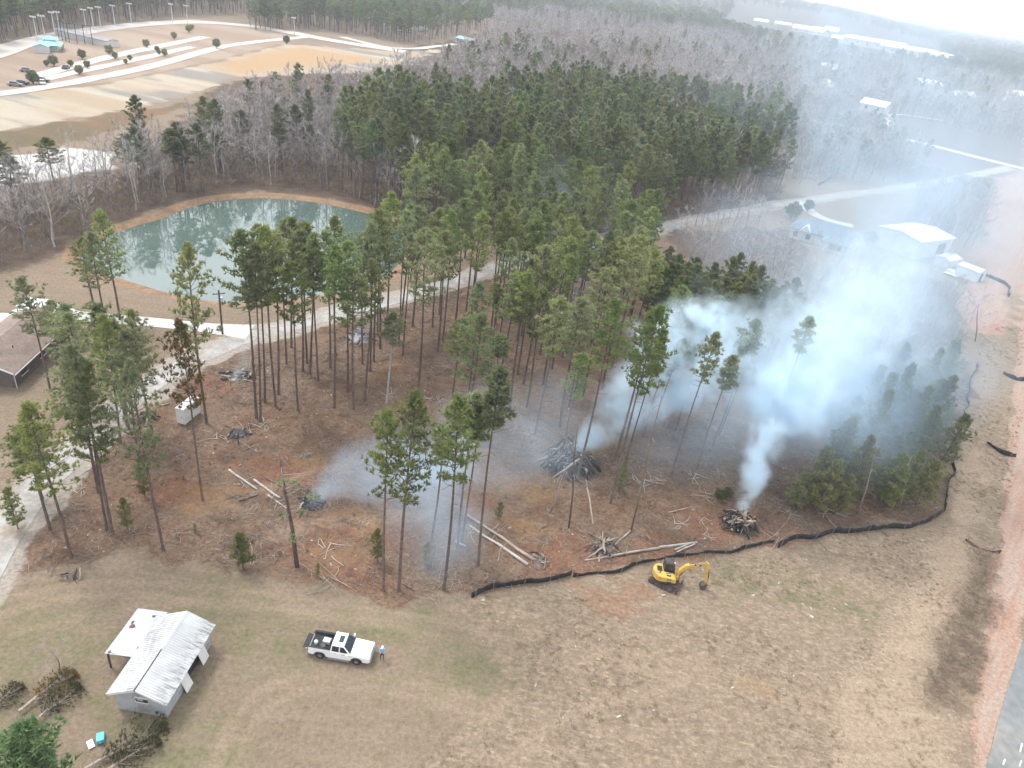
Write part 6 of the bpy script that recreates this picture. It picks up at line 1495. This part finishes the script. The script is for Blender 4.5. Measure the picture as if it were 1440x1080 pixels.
def smoke(name, label, paths, voxel, material, nscale, contrast=(.42, .72), warp=1.0, seed=0.0, floor=.03):
    """paths: lists of (u, v, z, radius, density) along the drift"""
    pts, rad, den = [], [], []
    for path in paths:
        P_ = [gp(u, v, z) for u, v, z, r, d in path]
        n = 14
        for i in range(len(path) - 1):
            for k in range(n):
                t = k / n
                pts.append(P_[i] * (1 - t) + P_[i + 1] * t)
                rad.append(path[i][3] * (1 - t) + path[i + 1][3] * t)
                den.append(path[i][4] * (1 - t) + path[i + 1][4] * t)
    pts = np.array(pts); rad = np.array(rad); den = np.array(den)
    me = bpy.data.meshes.new(name); me.from_pydata([tuple(p) for p in pts], [], [])
    a = me.attributes.new("rad", 'FLOAT', 'POINT'); a.data.foreach_set("value", rad.astype(np.float32))
    a = me.attributes.new("den", 'FLOAT', 'POINT'); a.data.foreach_set("value", den.astype(np.float32))
    lo = (pts - rad[:, None] * 1.25).min(0); hi = (pts + rad[:, None] * 1.25).max(0); lo[2] = max(lo[2], .05)
    ng = bpy.data.node_groups.new(name, 'GeometryNodeTree')
    ng.interface.new_socket("Geometry", in_out='INPUT', socket_type='NodeSocketGeometry')
    ng.interface.new_socket("Geometry", in_out='OUTPUT', socket_type='NodeSocketGeometry')
    N, L = ng.nodes, ng.links
    gi, go = N.new("NodeGroupInput"), N.new("NodeGroupOutput")
    pos = N.new("GeometryNodeInputPosition")
    # turbulence pushes the sampling point about
    nz = N.new("ShaderNodeTexNoise"); nz.noise_dimensions = '4D'
    nz.inputs["W"].default_value = seed; nz.inputs["Scale"].default_value = nscale * .45; nz.inputs["Detail"].default_value = 3
    L.new(pos.outputs[0], nz.inputs["Vector"])
    sub = N.new("ShaderNodeVectorMath"); sub.operation = 'SUBTRACT'; L.new(nz.outputs["Color"], sub.inputs[0]); sub.inputs[1].default_value = (.5, .5, .5)
    def sample(vec, attr_name):
        na = N.new("GeometryNodeInputNamedAttribute"); na.data_type = 'FLOAT'; na.inputs["Name"].default_value = attr_name
        si = N.new("GeometryNodeSampleIndex"); si.data_type = 'FLOAT'; si.domain = 'POINT'
        L.new(gi.outputs[0], si.inputs["Geometry"]); L.new(na.outputs[0], si.inputs["Value"]); L.new(vec, si.inputs["Index"])
        return si.outputs[0]
    def near(vec):
        sn = N.new("GeometryNodeSampleNearest"); sn.domain = 'POINT'; L.new(gi.outputs[0], sn.inputs["Geometry"]); L.new(vec, sn.inputs["Sample Position"])
        return sn.outputs[0]
    r0 = sample(near(pos.outputs[0]), "rad")
    sc = N.new("ShaderNodeVectorMath"); sc.operation = 'SCALE'; L.new(sub.outputs[0], sc.inputs[0])
    mm = N.new("ShaderNodeMath"); mm.operation = 'MULTIPLY'; L.new(r0, mm.inputs[0]); mm.inputs[1].default_value = 2.2 * warp; L.new(mm.outputs[0], sc.inputs["Scale"])
    wp = N.new("ShaderNodeVectorMath"); wp.operation = 'ADD'; L.new(pos.outputs[0], wp.inputs[0]); L.new(sc.outputs[0], wp.inputs[1])
    idx = near(wp.outputs[0])
    r1, d1 = sample(idx, "rad"), sample(idx, "den")
    pa = N.new("GeometryNodeSampleIndex"); pa.data_type = 'FLOAT_VECTOR'; pa.domain = 'POINT'
    pos2 = N.new("GeometryNodeInputPosition")
    L.new(gi.outputs[0], pa.inputs["Geometry"]); L.new(pos2.outputs[0], pa.inputs["Value"]); L.new(idx, pa.inputs["Index"])
    ds = N.new("ShaderNodeVectorMath"); ds.operation = 'DISTANCE'; L.new(wp.outputs[0], ds.inputs[0]); L.new(pa.outputs[0], ds.inputs[1])
    def mth(op, a, b):
        m_ = N.new("ShaderNodeMath"); m_.operation = op
        for i, v in enumerate((a, b)):
            if isinstance(v, (int, float)): m_.inputs[i].default_value = v
            else: L.new(v, m_.inputs[i])
        return m_.outputs[0]
    def mrange(v, a, b, c_=0.0, d_=1.0):
        m_ = N.new("ShaderNodeMapRange"); m_.interpolation_type = 'SMOOTHSTEP'; L.new(v, m_.inputs[0])
        for i, q in enumerate((a, b, c_, d_)): m_.inputs[1 + i].default_value = q
        return m_.outputs[0]
    fall = mrange(mth('DIVIDE', ds.outputs["Value"], r1), 1.0, .15)
    n2 = N.new("ShaderNodeTexNoise"); n2.noise_dimensions = '4D'; n2.inputs["W"].default_value = seed + 3; n2.inputs["Scale"].default_value = nscale; n2.inputs["Detail"].default_value = 5; n2.inputs["Roughness"].default_value = .58
    L.new(wp.outputs[0], n2.inputs["Vector"])
    dens = mth('MULTIPLY', mth('MULTIPLY', fall, mrange(n2.outputs[0], contrast[0], contrast[1], floor, 1.0)), d1)
    vc = N.new("GeometryNodeVolumeCube")
    L.new(dens, vc.inputs["Density"]); vc.inputs["Min"].default_value = tuple(lo); vc.inputs["Max"].default_value = tuple(hi)
    for ax, k in zip("XYZ", (hi - lo) / voxel): vc.inputs["Resolution " + ax].default_value = max(8, int(k))
    sm = N.new("GeometryNodeSetMaterial"); sm.inputs["Material"].default_value = material
    L.new(vc.outputs[0], sm.inputs[0]); L.new(sm.outputs[0], go.inputs[0])
    me.materials.append(material)
    o = link_mesh(name, me); md = o.modifiers.new("plume", 'NODES'); md.node_group = ng
    return tag(o, label, "smoke", kind="stuff")

sm_white = smoke_material("white_smoke", (.78, .91, 1.0), 2.4, .0)
sm_thin = smoke_material("thin_smoke", (.66, .84, 1.0), 2.4, .0)
smoke("smoke", "thick white smoke column rising from the burn pile by the black silt fence",
      [[(1040, 722, 1.5, .9, .9), (1056, 690, 4, 1.6, .9), (1070, 655, 7, 2.4, .75), (1092, 610, 11, 3.6, .6), (1115, 572, 13, 5.5, .36), (1145, 525, 16, 8, .16), (1190, 465, 19, 10, .06), (1235, 400, 21, 12, .02)]],
      .42, sm_white, .34, contrast=(.44, .64), warp=1.25, seed=1)
smoke("smoke", "billowing white smoke drifting from the large log pile",
      [[(812, 632, 2.2, 1.0, .9), (838, 600, 4.5, 2.6, .7), (885, 560, 7.5, 5.0, .55), (945, 512, 11, 8.0, .48), (1005, 490, 14, 8.6, .34), (1060, 520, 15, 7.5, .14), (1120, 520, 16, 9, .08), (1190, 460, 18, 11, .03)]],
      .45, sm_white, .30, contrast=(.44, .64), warp=1.25, seed=5)
smoke("smoke", "thin blue smoke veil hanging low among the pines by the ash heap",
      [[(442, 700, .8, 1.2, .4), (465, 678, 2.4, 2.4, .26), (495, 662, 3.4, 3.6, .16), (540, 655, 4.5, 5.5, .10), (620, 650, 6, 7, .07), (710, 620, 7.5, 8, .035), (800, 570, 10, 8, .02)],
       [(590, 700, 5, 6, .065), (650, 765, 4, 5, .05)]],
      .7, sm_thin, .22, seed=9, floor=.25)
smoke("smoke", "pale drifting smoke spread wide over the bare woods and the barn",
      [[(1110, 555, 11, 10, .026), (1190, 500, 13, 17, .018), (1265, 445, 15, 20, .014), (1290, 330, 18, 32, .0065), (1230, 230, 24, 50, .006), (1250, 165, 30, 75, .004), (1310, 130, 36, 110, .002)],
       [(940, 610, 6, 8, .022), (1040, 600, 8, 9, .026), (1150, 600, 9, 10, .028), (1240, 570, 9, 12, .032), (1320, 500, 11, 13, .024)],
       [(1160, 240, 16, 24, .005), (1120, 310, 12, 18, .005), (1050, 380, 10, 14, .008)]],
      1.6, sm_thin, .07, contrast=(.36, .68), seed=13, floor=.2)
smoke("smoke", "faint blue smoke lingering over the drive behind the dark pine stand",
      [[(784, 462, 1, 1.5, .10), (796, 430, 4, 3, .05), (810, 390, 7, 5, .03), (830, 350, 9, 8, .018), (780, 300, 9, 12, .016), (860, 330, 9, 10, .014), (930, 360, 10, 10, .012)]],
      1.0, sm_thin, .16, seed=17)
smoke("smoke", "small wisp of smoke off the grey ash heap by the gravel drive",
      [[(337, 527, .6, .9, .18), (340, 510, 2, 1.8, .10), (350, 485, 4.5, 3, .04)]], .4, sm_thin, .5, seed=21)
smoke("smoke", "small wisp of smoke off the ash heap between thin pine trunks",
      [[(506, 470, .6, 1.0, .16), (512, 455, 2, 2.2, .07), (525, 440, 4, 3.5, .03)]], .5, sm_thin, .5, seed=25)

# ------------------------------------------------------------------ haze: one box of even pale air
hz = bpy.data.materials.new("haze"); hz.use_nodes = True
hnt = hz.node_tree; hnt.nodes.clear()
ho = hnt.nodes.new("ShaderNodeOutputMaterial"); hp = hnt.nodes.new("ShaderNodeVolumePrincipled")
hp.inputs["Color"].default_value = (.82, .89, 1.0, 1); hp.inputs["Density"].default_value = .00024; hp.inputs["Anisotropy"].default_value = .1
hnt.links.new(hp.outputs[0], ho.inputs["Volume"])
mb = MB().box((0, 1800, 34), (16500, 11000, 76))
tag(mb.build("haze", hz), "pale blue haze filling the air over the woods", "haze", kind="stuff")
